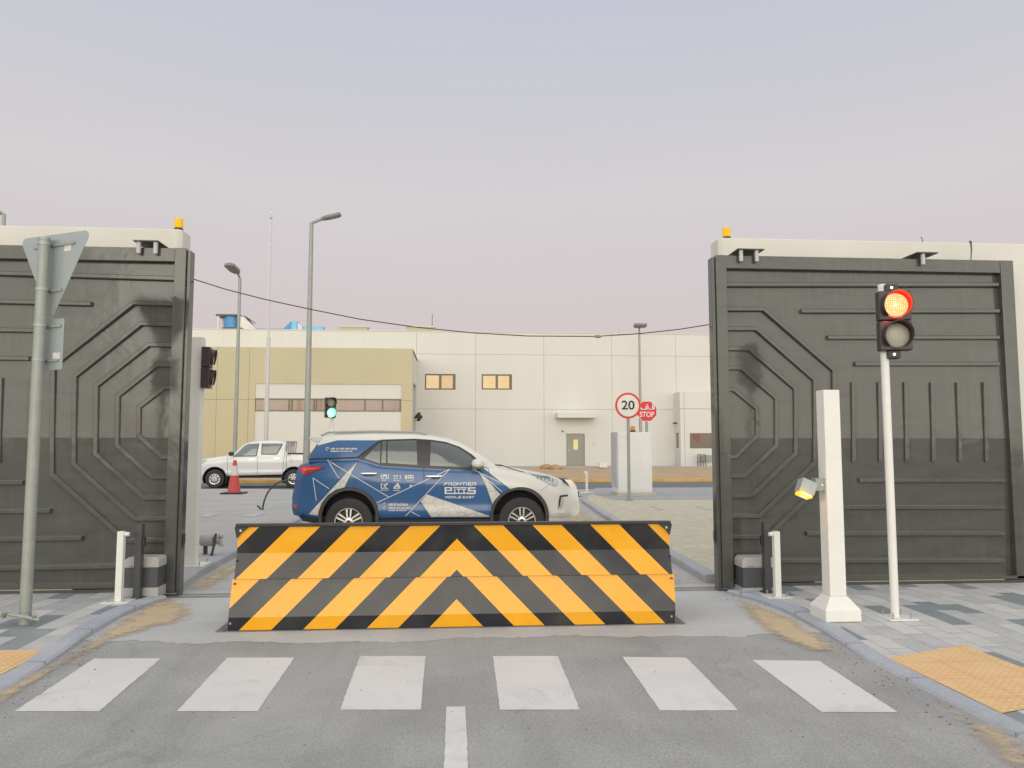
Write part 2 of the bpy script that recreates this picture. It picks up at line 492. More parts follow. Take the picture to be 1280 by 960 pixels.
# yellow kerb and the sand verge rising to the building
m_ykerb = mat('yellow_painted_kerb', (.66, .40, .09), .7, .25, 3)
structure('yellow_kerb', MB().box(-150, 150, 36.2, 36.4, -.02, .13), m_ykerb, org=(0, 36.3, 0))
mb = MB(); prev = None
for i in range(101):
    xx = -100 + 2 * i
    row = [mb.v((xx, yy, zz + (random.uniform(-.03, .03) if 0 < j < 5 else 0))) for j, (yy, zz) in enumerate([(36.38, .1), (38, .16), (40.5, .23), (43, .3), (45.5, .36), (48, .4), (70, .4)])]
    if prev:
        for k in range(6): mb.face([prev[k], row[k], row[k + 1], prev[k + 1]])
    prev = row
structure('sand_verge', mb, m_sandland, org=(0, 40, 0), smooth=60)
structure('building_footpath', MB().box(-60, 60, 46.9, 50.2, .2, .43), mat('footpath_grey', (.40, .385, .36), .8, .12, 1.5), org=(0, 48, .2))

# painted markings
def ragged(poly, j=.0028, step=.045):
    out = []
    for (x0, y0), (x1, y1) in zip(poly, poly[1:] + poly[:1]):
        n = max(1, int(math.hypot(x1 - x0, y1 - y0) / step))
        for i in range(n): out.append((lerp(x0, x1, i / n) + random.uniform(-j, j), lerp(y0, y1, i / n) + random.uniform(-j, j)))
    return out
def quad_px(pts, z, name, m=m_mark):
    return structure(name, MB().sheet(ragged([G(px, py, z) for px, py in pts]), z), m)
for pts in ([(118, 823), (201, 823), (124, 889), (18, 889)], [(284, 822), (368, 822), (322, 889), (221, 889)],
            [(450, 820), (532, 820), (526, 887), (425, 887)], [(616, 820), (697, 820), (725, 887), (625, 887)],
            [(778, 821), (858, 822), (923, 888), (825, 888)], [(940, 825), (1024, 826), (1122, 890), (1027, 890)]):
    quad_px(pts, .0022, 'crosswalk_stripe')
c0 = G(572, 886)
structure('centre_line', MB().sheet(ragged([(-.045, 4.93), (.075, 4.93), (.075, 2.4), (-.045, 2.4)]), .0022), m_mark)
structure('centre_line', MB().sheet([(-.045 - .0, -2.0), (.075, -2.0), (.075, -5), (-.045, -5)], .006), m_mark)
m_faded = mat('faded_marking', (.47, .47, .45), .8, .12, 3)
for pts in ([(248, 646), (262, 641), (277, 641), (262, 646)], [(300, 646), (318, 641), (334, 641), (318, 646)],
            [(812, 632), (818, 632), (832, 637), (824, 637)], [(868, 632), (876, 632), (890, 637), (880, 637)]):
    quad_px(pts, IZ + .004, 'faded_marking', m_faded)

# sand blown against the kerbs
def drift(name, pts, z, nx=40, edge=.18):
    poly = pts
    xs = [p[0] for p in poly]; ys = [p[1] for p in poly]
    def inside(x, y):
        r = False
        for (x0, y0), (x1, y1) in zip(poly, poly[1:] + poly[:1]):
            if (y0 > y) != (y1 > y) and x < (x1 - x0) * (y - y0) / (y1 - y0) + x0: r = not r
        return r
    def dist(x, y):
        d = 9
        for (x0, y0), (x1, y1) in zip(poly, poly[1:] + poly[:1]):
            L = (x1 - x0) ** 2 + (y1 - y0) ** 2 or 1e-9
            t = min(1, max(0, ((x - x0) * (x1 - x0) + (y - y0) * (y1 - y0)) / L))
            d = min(d, math.hypot(x - x0 - t * (x1 - x0), y - y0 - t * (y1 - y0)))
        return d
    mb = MB(); lay = []
    x0, x1, y0, y1 = min(xs) - edge, max(xs) + edge, min(ys) - edge, max(ys) + edge
    s = max((x1 - x0), (y1 - y0)) / nx
    nxx = int((x1 - x0) / s) + 1; nyy = int((y1 - y0) / s) + 1
    g = []
    for j in range(nyy + 1):
        row = []
        for i in range(nxx + 1):
            X = x0 + i * s; Y = y0 + j * s; d = dist(X, Y); d = d if inside(X, Y) else -d
            row.append((mb.v((X, Y, z)), max(0, min(1, .42 + d / edge * .5))))
            lay.append(row[-1][1])
        g.append(row)
    for j in range(nyy):
        for i in range(nxx):
            q = [g[j][i], g[j][i + 1], g[j + 1][i + 1], g[j + 1][i]]
            if max(a for _, a in q) > 0: mb.face([v for v, _ in q])
    mb.bm.verts.index_update()
    o = mb.build(name, m_sand, org=(0, 0, 0))
    at = o.data.attributes.new('cover', 'FLOAT', 'POINT')
    for i, a in enumerate(lay): at.data[i].value = a
    return tag(o, kind='structure')
def gp(pts, z=0): return [G(a, b, z) for a, b in pts]
drift('sand_drift', gp([(206, 745), (238, 762), (232, 776), (185, 788), (140, 800), (90, 832), (65, 843), (90, 822), (150, 777)]), .011)
drift('sand_drift', gp([(917, 748), (945, 757), (985, 772), (1030, 800), (1048, 818), (1020, 815), (975, 800), (945, 780)]), .011, edge=.14)
drift('sand_drift', gp([(1195, 893), (1270, 925), (1290, 960), (1262, 960)]), .011)
drift('sand_drift', gp([(0, 868), (62, 834), (110, 812), (70, 838), (0, 880)]), .011, edge=.1)
drift('sand_drift', gp([(236, 735), (296, 700), (340, 680), (330, 700), (295, 715), (255, 738)]), .008)
drift('sand_drift', gp([(712, 628), (870, 735), (850, 735), (800, 700), (700, 650), (700, 628)]), .008, edge=.5)

# loose stones lying along the kerbs and on the road
mb = MB()
def stone(x, y, z, r):
    bmesh.ops.create_icosphere(mb.bm, subdivisions=1, radius=r, matrix=Tm(x, y, z + r * .3) @ Rz(random.uniform(0, 6)) @ Matrix.Diagonal((1, random.uniform(.6, 1), .6, 1)))
for k in range(260):
    t_ = random.random(); yy = lerp(3.9, 8.3, t_)
    if k % 2: stone(interp([(p[1], p[0]) for p in KR[1:]], yy) - abs(random.gauss(0, .16)) - .02, yy, .0, random.uniform(.003, .009))
    else: stone(interp([(p[1], p[0]) for p in KL[1:]], yy) + abs(random.gauss(0, .18)) + .02, yy, .0, random.uniform(.003, .010))
for k in range(150): stone(random.uniform(-2.9, 2.9), random.uniform(3.6, 7.0), .001, random.uniform(.002, .006))
for k in range(90): stone(random.uniform(3.3, 7), random.uniform(5.2, 8.3), .05, random.uniform(.002, .005))
tag(mb.build('loose_stones', mat('stone_grey_brown', (.20, .17, .135), .9, .4, 40), org=(0, 0, 0)), 'tiny loose stones scattered along the kerbs and road', 'loose stones', kind='stuff')

# ================================================================== sliding gates and walls
GYR, GYL = 8.60, 8.74
GT = V(1000, 322, GYR)[1]
xR = V(889.5, 560, GYR + .11)[0] + .012                       # inner edge of right gate
def gate(sign, xe, GY, label):
    """sign +1: the leaf runs off to the right from xe; ribs laid out from the right gate, mirrored for the left"""
    def U(px, py):
        a, z = V(px, py, GYR); return xe + sign * (a - xR), z
    t = thing('sliding_gate', label, 'gate', (xe, GY, 0), 'sliding gates beside the road blocker')
    xm = U(1272, 500)[0]
    def bx(mb, xa, xb, y0, y1, z0, z1): mb.box(min(xa, xb), max(xa, xb), y0, y1, z0, z1)
    split = V(1000, 548, GYR)[1]
    xp0, xp1 = sorted((xe + sign * .1, xm))
    MB().prism([(GY + .042, .1), (GY, split), (GY + .07, split), (GY + .07, .1)], 'x', xp0, xp1).build('lower_panel', m_gate, t)
    MB().prism([(GY - .003, split + .001), (GY + .030, GT - .07), (GY + .07, GT - .07), (GY + .07, split + .001)], 'x', xp0, xp1).build('upper_panel', m_gate, t)
    # end post: two channels, the outer one set back
    mb = MB(); bx(mb, xe + sign * .03, xe + sign * .155, GY - .055, GY + .08, .04, GT)
    mb.build('end_post', m_gate, t, bevel=.006)
    mb = MB(); bx(mb, xe - sign * .012, xe + sign * .029, GY - .02, GY + .11, .01, GT - .02)
    mb.build('end_post', m_gate, t, bevel=.006)
    mb = MB(); bx(mb, xm, xm - sign * .16, GY - .05, GY + .07, .1, GT); mb.build('rear_post', m_gate, t, bevel=.005)
    mb = MB(); bx(mb, xe + sign * .156, xm - sign * .162, GY - .045, GY + .07, U(1000, 338)[1], GT); mb.build('top_rail', m_gate, t, bevel=.005)
    mb = MB(); bx(mb, xe + sign * .17, xm, GY - .05, GY + .07, .098, .135); mb.build('bottom_ledge', m_gaterib, t, bevel=.004)
    mb = MB(); bx(mb, xe + sign * .17, xm, GY - .02, GY + .06, .005, .085); mb.build('bottom_rail', m_dark, t)
    mb = MB(); bx(mb, xe + sign * 1.1, xm - sign * .3, GY - .03, GY + .04, .086, .096); mb.build('gap_stand_in', mat('pale_gap_stand_in', (.50, .44, .30), .6, .2, 8), t)  # beige strip added in place of the open gap showing pale ground behind
    # raised ribs
    W, D = .048, .026
    def rib(pts):
        mb = MB(); P = [Vector((U(*p)[0], U(*p)[1])) for p in pts]
        L, Rr = [], []
        for i, p in enumerate(P):
            ds = []
            if i: ds.append((p - P[i - 1]).normalized())
            if i < len(P) - 1: ds.append((P[i + 1] - p).normalized())
            d = sum(ds, Vector((0, 0))).normalized(); n = Vector((-d.y, d.x)); k = 1 / max(.4, n.dot(Vector((-ds[0].y, ds[0].x))))
            L.append(p + n * W / 2 * k); Rr.append(p - n * W / 2 * k)
        b = .007
        for i in range(len(P) - 1):
            pass
        rings = []
        for a, c in zip(L, Rr):
            e = (c - a).normalized() * b
            rings.append([(a.x, GY + .055, a.y), (a.x, GY - D + b, a.y), (a.x + e.x, GY - D, a.y + e.y), (c.x - e.x, GY - D, c.y - e.y), (c.x, GY - D + b, c.y), (c.x, GY + .055, c.y)])
        mb.loft(rings); mb.build('rib', m_gaterib, t)
    x0 = 903
    rib([(x0, 356), (1247, 356)])
    for xa, y in ((1001, 389), (1034, 422), (1068, 455)): rib([(xa, y), (1248, y)])
    for xv in (1066, 1099, 1131.5, 1164.5, 1197, 1230): rib([(xv, 478), (xv + (xv - 1000) * .012, 577)])
    for xa, y in ((1073, 600.5), (1043, 634), (1008, 667), (x0, 701)): rib([(xa, y), (1255, y)])
    for pts in ([(x0, 487), (917, 487), (946, 511), (946, 545), (919, 571), (x0, 571)],
                [(x0, 460), (926, 460), (970, 498), (970, 557), (930, 595), (x0, 595)],
                [(x0, 436), (936, 436), (994, 486), (994, 567), (939, 620), (x0, 620)],
                [(x0, 411), (945, 411), (1018, 475), (1018, 579), (949, 645), (x0, 645)],
                [(x0, 386.5), (954, 386.5), (1042, 463), (1042, 591), (963, 667), (957, 671), (x0, 671)]): rib(pts)
    mb = MB(); bx(mb, xe - sign * .013, xe - sign * .035, GY + .02, GY + .05, U(889, 676)[1], U(889, 664)[1]); mb.build('bumper', m_black, t)
    return t
xL = V(235.5, 560, GYL + .11)[0] - .012
gate(1, xR, GYR, 'dark grey steel sliding gate behind the red traffic light')
gate(-1, xL, GYL, 'dark grey steel sliding gate behind the back of the triangular sign')

def gate_wall(x0, x1, y0, zt, label):
    t = thing('boundary_wall', label, 'wall', ((x0 + x1) / 2, y0, 0), 'walls behind the gates')
    inner = x0 if abs(x0) < abs(x1) else x1; s = 1 if inner > 0 else -1
    poly = [(inner, y0 + .035), (inner + s * .045, y0), (x1 if inner == x0 else x0, y0), (x1 if inner == x0 else x0, y0 + .3), (inner, y0 + .3)]
    o = MB().prism(poly, 'z', 0, zt).build('wall', m_wall, t, bevel=.012)
    return t
WYR, WYL = GYR + .22, GYL + .22
wzR = V(1050, 300, WYR)[1]; wzL = V(120, 284, WYL)[1]
xwR = V(888, 310, WYR + .3)[0]; xwL = V(238.5, 300, WYL + .3)[0]
wr = gate_wall(xwR, 22, WYR, wzR, 'off-white wall rising over the gate behind the red traffic light')
wl = gate_wall(-22, xwL, WYL, wzL, 'off-white wall rising over the gate behind the triangular sign')
MB().prism([V(1212, 301, WYR), V(1214.5, 301, WYR), V(1215, 312, WYR), V(1214, 325, WYR), V(1213, 325, WYR), V(1213.5, 312, WYR)], 'y', WYR - .003, WYR + .01).build('crack', m_dark, wr)
MB().tube([(*[V(1154, 302, WYR + .1)[0]], WYR + .1, wzR - .01), (V(1154, 302, WYR + .1)[0] - .012, WYR + .1, wzR + .06), (V(1154, 302, WYR + .1)[0] - .025, WYR + .1, wzR + .09)], .005).build('rebar', m_dark, wr)

m_roller = mat('nylon_roller', (.52, .51, .48), .5, .1, 20)
def bracket(pxs, px0, px1, GY, WY, label):
    zc = GT + .05
    X0, X1 = V(px0, 310, GY)[0], V(px1, 310, GY)[0]
    t = thing('guide_bracket', label, 'bracket', ((X0 + X1) / 2, WY, zc), 'guide roller brackets over the gates')
    MB().box(X0, X1, GY - .13, WY - .002, zc, zc + .012).build('plate', m_dark, t)
    for p in pxs:
        X = V(p, 310, GY - .09)[0]
        MB().cyl((X, GY - .09, zc - .13), (X, GY - .09, zc - .001), .024, n=14).build('roller', m_roller, t, smooth=40)
bracket((173.5, 194.5), 172, 203, GYL, WYL, 'dark bracket with two pale rollers over the gate by the triangular sign')
bracket((926, 945.5), 917, 950, GYR, WYR, 'dark bracket with two pale rollers beneath the amber beacon on the right wall')
bracket((1153,), 1138, 1164, GYR, WYR, 'dark bracket with one pale roller above the red traffic light')

m_amber = mat('amber_beacon_lens', (.85, .52, .01), .25, .1, 30, emit=(1, .55, .0), es=.12)
def beacon(px, Y, z, label):
    X = V(px, 284, Y)[0]
    t = thing('beacon_light', label, 'beacon', (X, Y, z), 'amber beacons on the walls')
    MB().lathe([(.05, .0), (.05, .03), (.045, .035)], Tm(X, Y, z), 24).build('base', m_black, t, smooth=40)
    prof = [(.043, .035)]
    for i in range(8): prof += [(.047, .045 + i * .012), (.049, .051 + i * .012)]
    prof += [(.046, .145), (.03, .15)]
    MB().lathe(prof, Tm(X, Y, z), 28).build('lens', m_amber, t, smooth=30)
beacon(223.5, WYL + .1, wzL, 'small amber beacon on the end of the left gate wall')
beacon(908, WYR + .1, wzR, 'small amber beacon on the end of the right gate wall')

# ================================================================== road blocker
bl = G(287, 788); brr = G(845, 782)
BY = (bl[1] + brr[1]) / 2 - .01; BX0, BX1 = bl[0], brr[0]; BXC = V(571, 700, BY)[0]
def stripes(name, phase, rough=.22, k=1.0, period=.5):
    m, nt, b = new_mat(name)
    vec = coord(nt); sp = nt.nodes.new('ShaderNodeSeparateXYZ'); nt.links.new(vec, sp.inputs[0])
    ax = math_n(nt, 'ABSOLUTE', math_n(nt, 'SUBTRACT', sp.outputs[0], 0.0))
    s = math_n(nt, 'SUBTRACT', phase, math_n(nt, 'ADD', ax, sp.outputs[2]))
    f = math_n(nt, 'FRACT', math_n(nt, 'DIVIDE', s, period))
    ylw = math_n(nt, 'LESS_THAN', f, .5)
    n = noise_n(nt, vec, 3, 6, .65, .3); n2 = noise_n(nt, vec, 50, 3, .6)
    yc = ramp_n(nt, n, [(.35, (.80, .365, .006)), (.65, (.86, .405, .012))])
    kc = ramp_n(nt, n, [(.35, (.014 * k, .0155 * k, .021 * k)), (.65, (.020 * k, .022 * k, .029 * k))])
    c = mix_n(nt, ylw, kc, yc)
    c = mix_n(nt, ramp_n(nt, n2, [(.70, 0), (.86, .35)]), c, (.2, .18, .14))
    # scratches and chips worn into the paint, dust rubbed over it
    mp = nt.nodes.new('ShaderNodeMapping'); mp.inputs['Scale'].default_value = (1.3, 1, 26); mp.inputs['Rotation'].default_value = (0, .12, 0)
    nt.links.new(vec, mp.inputs[0]); sc = noise_n(nt, mp.outputs[0], 2.6, 7, .7, .6)
    c = mix_n(nt, ramp_n(nt, sc, [(.66, 0), (.72, .55)]), c, (.13, .12, .105))
    ch = noise_n(nt, vec, 9, 6, .75, .8)
    c = mix_n(nt, ramp_n(nt, ch, [(.70, 0), (.715, .8)]), c, (.09, .055, .035))
    du = ramp_n(nt, noise_n(nt, vec, 1.7, 5, .6, .5), [(.45, 0), (.75, .09)])
    c = mix_n(nt, du, c, (.36, .32, .24))
    nt.links.new(c, b.inputs['Base Color'])
    nt.links.new(math_n(nt, 'MULTIPLY_ADD', n, .2, rough - .08), b.inputs['Roughness'])
    b.inputs['Specular IOR Level'].default_value = .42
    bump_n(nt, b, n, .03, .02)
    return m
bt = thing('road_blocker', 'raised black and yellow chevron road blocker across the lane', 'road blocker', (BXC, BY, 0))
zrow = lambda py, dy: V(571, py, BY + dy)[1]
z1, z2, z3, z4 = zrow(767.5, 0), zrow(721.5, .055), zrow(689, .10), zrow(656.5, .125)
apex = zrow(675, .11)
P1, P2 = stripes('chevron_paint_lower', z2 - .187, .22, 1.0, .552), stripes('chevron_paint_upper', z2 + .337, .17, .6, .540)
def plate(name, prof, x0a, x1a, x0b, x1b, m):
    """front plate: profile (dy,z) bottom to top, tapering from a to b, 12 mm thick"""
    n = len(prof) - 1; rings = []
    L, Rr = [], []
    for i, (dy, z) in enumerate(prof):
        t = i / n
        L.append((lerp(x0a, x0b, t), BY + dy, z)); Rr.append((lerp(x1a, x1b, t), BY + dy, z))
    mb = MB()
    back = lambda p: (p[0], p[1] + .012, p[2])
    mb.loft([L + [back(p) for p in L[::-1]], Rr + [back(p) for p in Rr[::-1]]])
    return mb.build(name, m, bt, bevel=.002)
xa0, xa1 = BX0, BX1
xm0, xm1 = V(290, 722, BY + .055)[0], V(843, 720, BY + .055)[0]
xt0, xt1 = V(298.5, 657, BY + .125)[0], V(835, 655, BY + .125)[0]
plate('lower_plate', [(0, .012), (-.004, z1), (.062, z2 + .004)], xa0, xa1, xm0, xm1, P1)
plate('upper_plate', [(.046, z2 + .006), (.105, z3), (.107, z4)], xm0 + .02, xm1 - .02, xt0, xt1, P2)
m_blk = mat('blocker_black_steel', (.022, .021, .020), .4, .5, 9)
mb = MB(); mb.box(V(295, 655, BY + .1)[0], V(838, 653, BY + .1)[0], BY + .08, BY + .16, z4 + .002, z4 + .028)
mb.build('top_flange', m_blk, bt, bevel=.004)
for s, xe in ((1, xt0), (-1, xt1)):
    o = -s * .028
    MB().prism([(xe + o, z4 + .001), (xe + s * .10, z4 + .001), (xe + s * .035, z4 - .05), (xe + o * .2, z4 - .10)], 'y', BY + .085, BY + .104).build('corner_gusset', m_blk, bt, bevel=.002)
    MB().cyl((xe + s * .03, BY + .085, z4 - .03), (xe + s * .03, BY + .075, z4 - .03), .011, n=8).build('bolt', m_chrome, bt)
    MB().cyl((BX0 + .025 if s > 0 else BX1 - .03, BY - .004, .075), (BX0 + .025 if s > 0 else BX1 - .03, BY - .014, .075), .010, n=8).build('bolt', m_chrome, bt)
    for z, dd in ((z2 - .03, .052), (z3 - .06, .09)):
        xx = xm0 + .03 if s > 0 else xm1 - .03
        MB().cyl((xx, BY + dd, z), (xx, BY + dd - .03, z), .008, n=8).build('bolt', m_dark, bt)
# wedge: road plate sloping back to its hinge and the side skirts
MB().prism([(BY + .115, z4 - .01), (BY + .165, z4 + .001), (BY + 1.50, .03), (BY + 1.50, .012), (BY + .125, z4 - .03)], 'x', BX0 + .06, BX1 - .06).build('road_plate', mat('chequer_plate', (.10, .10, .10), .5, .3, 20, .2, .3), bt)
for xx in (BX0 + .045, BX1 - .057):
    MB().prism([(BY + .03, .012), (BY + .085, z2), (BY + .13, z3), (BY + .13, z4 - .02), (BY + 1.45, .03), (BY + 1.45, .012)], 'x', xx, xx + .012).build('side_skirt', m_blk, bt)
mb = MB()
for xa, xb, ya, yb in ((BX0 - .10, BX1 + .10, BY - .012, BY + .0), (BX0 - .10, BX0 - .03, BY, BY + 1.6), (BX1 + .03, BX1 + .10, BY, BY + 1.6), (BX0 - .03, BX1 + .03, BY + 1.52, BY + 1.6)):
    mb.box(xa, xb, ya, yb, -.01, .010)
mb.build('pit_frame', mat('pit_frame_steel', (.17, .17, .165), .6, .2, 12, 0, .3), bt)
MB().box(BX0 - .03, BX1 + .03, BY + .0, BY + 1.52, -.01, .0085).build('pit_floor', m_blk, bt)
MB().prism([(BX0 - .055, BY + .002), (BX0, BY + .002), (BX0, BY + .13)], 'z', .0, .012).build('hinge_cover', m_blk, bt)
MB().prism([(BX1 + .06, BY + .002), (BX1, BY + .002), (BX1, BY + .12)], 'z', .0, .012).build('hinge_cover', m_blk, bt)

# ================================================================== pavement furniture
def bolts(mb, x, y, z, h, n=4):
    for sx in (-1, 1):
        for sy in (-1, 1): MB().cyl((x + sx * h, y + sy * h, z), (x + sx * h, y + sy * h, z + .05), .007, n=6).build('anchor_bolt', m_galv, mb)
def photocell_post(px, py, ptop, side, label):
    X, Y = G(px, py, .055); z0 = pz(Y); zt = V(px, ptop, Y)[1]
    t = thing('photocell_post', label, 'post', (X, Y, z0), 'white photocell posts')
    MB().box(X - .032, X + .032, Y - .032, Y + .032, z0 + .008, zt).build('post', m_white, t, bevel=.004)
    MB().box(X - .14, X + .12, Y - .09, Y + .12, z0 - .002, z0 + .008).build('base_plate', m_white, t)
    bolts(t, X, Y + .01, z0 + .008, .075)
    MB().cyl((X + side * .03, Y, zt - .03), (X + side * .075, Y, zt - .03), .022, n=14).build('sensor_eye', m_white, t, smooth=40)
photocell_post(148.5, 752, 664, 1, 'short white post in front of the left gate, small sensor at its top')
photocell_post(972, 746, 664, -1, 'short white post in front of the right gate, small sensor at its top')
def dark_post(px, py, ptop, side, psens, label):
    Y = 8.36 if side > 0 else 8.2; X = V(px, 700, Y)[0]; z0 = pz(Y); zt = V(px, ptop, Y)[1]
    t = thing('dark_post', label, 'post', (X, Y, z0), 'dark grey sensor posts by the gate motors')
    MB().box(X - .034, X + .034, Y - .04, Y + .04, z0, zt).build('post', m_dark, t, bevel=.003)
    MB().box(X - .06, X + .06, Y - .06, Y + .06, z0 - .002, z0 + .008).build('base_plate', m_dark, t)
    zs = V(px, psens, Y)[1]
    MB().box(*sorted((X + side * .034, X + side * .06)), Y - .03, Y + .02, zs - .05, zs + .05).build('sensor', m_black, t, bevel=.006)
dark_post(173.5, 743, 655, 1, 677, 'dark grey square post before the motor of the left gate')
dark_post(958, 739, 653, -1, 675, 'dark grey square post before the motor of the right gate')
m_motor = mat('motor_cover_grey', (.43, .42, .41), .5, .06, 20)
m_motord = mat('motor_body_dark', (.075, .08, .085), .5, .15, 20)
def motor(px0, px1, Y, side, label):
    X0, X1 = V(px0, 715, Y)[0], V(px1, 715, Y)[0]; z0 = .055
    zt, zm, zb = V(px0, 697, Y)[1], V(px0, 710, Y)[1], V(px0, 735, Y)[1]
    t = thing('gate_motor', label, 'motor', ((X0 + X1) / 2, Y + .12, z0), 'sliding gate motors')
    h = (zt - zm)
    MB().prism([(X0, zm), (X1, zm), (X1 - .0, zt - h * .25), (X1 - .025, zt), (X0 + .035, zt), (X0, zt - h * .3)], 'y', Y, Y + .24).build('cover', m_motor, t, bevel=.008)
    MB().box(X0 + .01, X1 - .01, Y + .006, Y + .23, zb + .001, zm - .001).build('body', m_motord, t, bevel=.006)
    MB().box(X0 - .0, X1 + .0, Y + .003, Y + .235, z0 - .01, zb).build('plinth', m_motor, t)
    MB().box(lerp(X0, X1, .15), lerp(X0, X1, .35), Y - .002, Y + .004, zm + h * .12, zm + h * .17).build('label', m_dark, t)
motor(155, 198, 8.44, 1, 'grey topped gate motor half hidden by the left dark post')
motor(928, 968, 8.30, -1, 'grey topped gate motor half hidden by the right dark post')

# square white post with amber lamp
X, Y = G(1044, 772.5, .05); z0 = pz(Y) - .003; zt = V(1039, 488, Y)[1]
t = thing('square_post', 'tall square white post with pyramid foot on the right pavement', 'post', (X, Y, z0))
mb = MB(); w = .077; zc = z0 + .21
mb.loft([[(X - .165, Y - .16, z0), (X + .165, Y - .16, z0), (X + .165, Y + .16, z0), (X - .165, Y + .16, z0)],
         [(X - .165, Y - .16, z0 + .10), (X + .165, Y - .16, z0 + .10), (X + .165, Y + .16, z0 + .10), (X - .165, Y + .16, z0 + .10)],
         [(X - w - .005, Y - w - .005, zc), (X + w + .005, Y - w - .005, zc), (X + w + .005, Y + w + .005, zc), (X - w - .005, Y + w + .005, zc)]])
mb.build('foot', m_white, t, bevel=.004)
MB().box(X - w, X + w, Y - w, Y + w, zc, zt).build('column', m_white, t, bevel=.006)
xb, zb = V(1030, 606, Y - .03)
t = thing('flood_lamp', 'small grey flood lamp glowing amber on the side of the square white post', 'lamp', (X - w, Y, zb))
MB().box(X - w - .09, X - w - .001, Y - .05, Y + .04, zb - .055, zb + .06).build('bracket', m_galv, t, bevel=.004)
MB().cyl((X - w - .03, Y - .05, zb + .0), (X - w - .03, Y - .056, zb), .012, n=10).build('bolt', m_chrome, t)
Mh = Tm(X - w - .17, Y - .02, zb - .035) @ Rx(R(-10)) @ Ry(R(24))
MB().box(-.075, .07, -.06, .06, -.05, .075, Mh).build('housing', m_galvsign, t, bevel=.006)
MB().box(.0, .12, -.02, .02, .045, .075, Mh).build('arm', m_galv, t)
o = MB().box(-.066, .062, -.062, .055, -.082, -.051, Mh).build('lens', mat('amber_lit_lens', (.6, .3, .05), .4, 0, emit=(1, .34, .015), es=1.9), t, bevel=.012)
MB().box(-.045, .040, -.066, -.063, -.074, -.060, Mh).build('light_strip', mat('amber_lit_strip', (.9, .7, .4), .4, 0, emit=(1, .72, .25), es=2.2), t)
MB().box(-.03, .025, -.03, .01, -.086, -.083, Mh).build('light_strip', MATS['amber_lit_strip'], t)
glow_light(Mh @ Vector((-.06, -.10, -.12)), (1, .50, .06), .9)

# ================================================================== traffic lights
m_head = mat('signal_head_black', (.045, .03, .03), .4, .15, 20)
def led_mat(name, c_hot, c_cold, es, scale):
    m, nt, b = new_mat(name)
    vec = coord(nt); fl = nt.nodes.new('ShaderNodeVectorMath'); fl.operation = 'MULTIPLY'; fl.inputs[1].default_value = (1, 0, 1); nt.links.new(vec, fl.inputs[0]); vec = fl.outputs[0]
    vo = nt.nodes.new('ShaderNodeTexVoronoi'); vo.inputs['Scale'].default_value = scale; vo.inputs['Randomness'].default_value = .25
    nt.links.new(vec, vo.inputs['Vector'])
    f = ramp_n(nt, vo.outputs['Distance'], [(.15, 1), (.5, 0)])
    c = mix_n(nt, f, c_cold, c_hot)
    b.inputs['Base Color'].default_value = (.3, .05, .03, 1)
    nt.links.new(c, b.inputs['Emission Color']); b.inputs['Emission Strength'].default_value = es
    return m
m_red_on = led_mat('red_led_lit', (1, .88, .50), (1, .40, .09), 1.3, 55)
m_red_rim = mat('red_rim_lit', (.5, .02, .02), .4, 0, emit=(1, .015, .012), es=1.6)
m_green_on = led_mat('green_led_lit', (.50, 1, .8), (.02, .95, .45), 2.2, 70)
m_off = mat('signal_lens_unlit', (.36, .34, .27), .35, .1, 60)
m_hood_red = mat('signal_hood', (.05, .03, .03), .35, .1, 20)
def signal(t, C, rz, lit, h=.56, w=.285, hl=.21):
    """two-lamp head centred at C, facing -Y before rotation rz"""
    M = Tm(*C) @ Rz(rz); d = .11
    head = MB(); 
    for k in (0, 1):
        zb = -h / 2 + k * h / 2
        head.box(-w / 2, w / 2, 0, d, zb + .003, zb + h / 2 - .003, M)
    ho = head.build('signal_head', m_head, t, bevel=.01)
    for k, nm in ((1, 'red'), (0, 'green')):
        zc = -h / 4 + k * h / 2; Mc = M @ Tm(0, 0, zc) @ Rx(R(90))
        on = (lit == nm)
        ml = (m_red_on if nm == 'red' else m_green_on) if on else m_off
        r = w * .385
        MB().lathe([(r, -.01), (r, .012), (r * .8, .022), (r * .4, .028), (.001, .03)], Mc, 36).build(nm + '_lens', ml, t, smooth=50)
        if on: MB().lathe([(r * 1.0, -.002), (r * 1.11, .004), (r * 1.11, .014), (r * .99, .014)], Mc, 40, True).build('lens_rim', m_red_rim if nm == 'red' else ml, t, smooth=40)
        # hood: open at the bottom
        n = 30; rings = []
        for i in range(n + 1):
            a = R(-52 + 284 * i / n); rr = r * 1.12
            L = hl * (.35 + .65 * max(0, math.sin(a * .999) * .5 + .5) ** .7)
            ca, sa = math.cos(a), math.sin(a)
            rings.append([M @ Vector((ca * rr, 0, zc + sa * rr)), M @ Vector((ca * rr, -L, zc + sa * rr)),
                          M @ Vector((ca * (rr + .005), -L, zc + sa * (rr + .005))), M @ Vector((ca * (rr + .005), 0, zc + sa * (rr + .005)))])
        MB().loft(rings).build('hood', m_hood_red, t, smooth=40)
        MB().lathe([(r * 1.0, .0), (r * 1.12, .0), (r * 1.12, .012), (r * 1.0, .012)], Mc, 36, True).build('lens_ring', m_head, t, smooth=40)
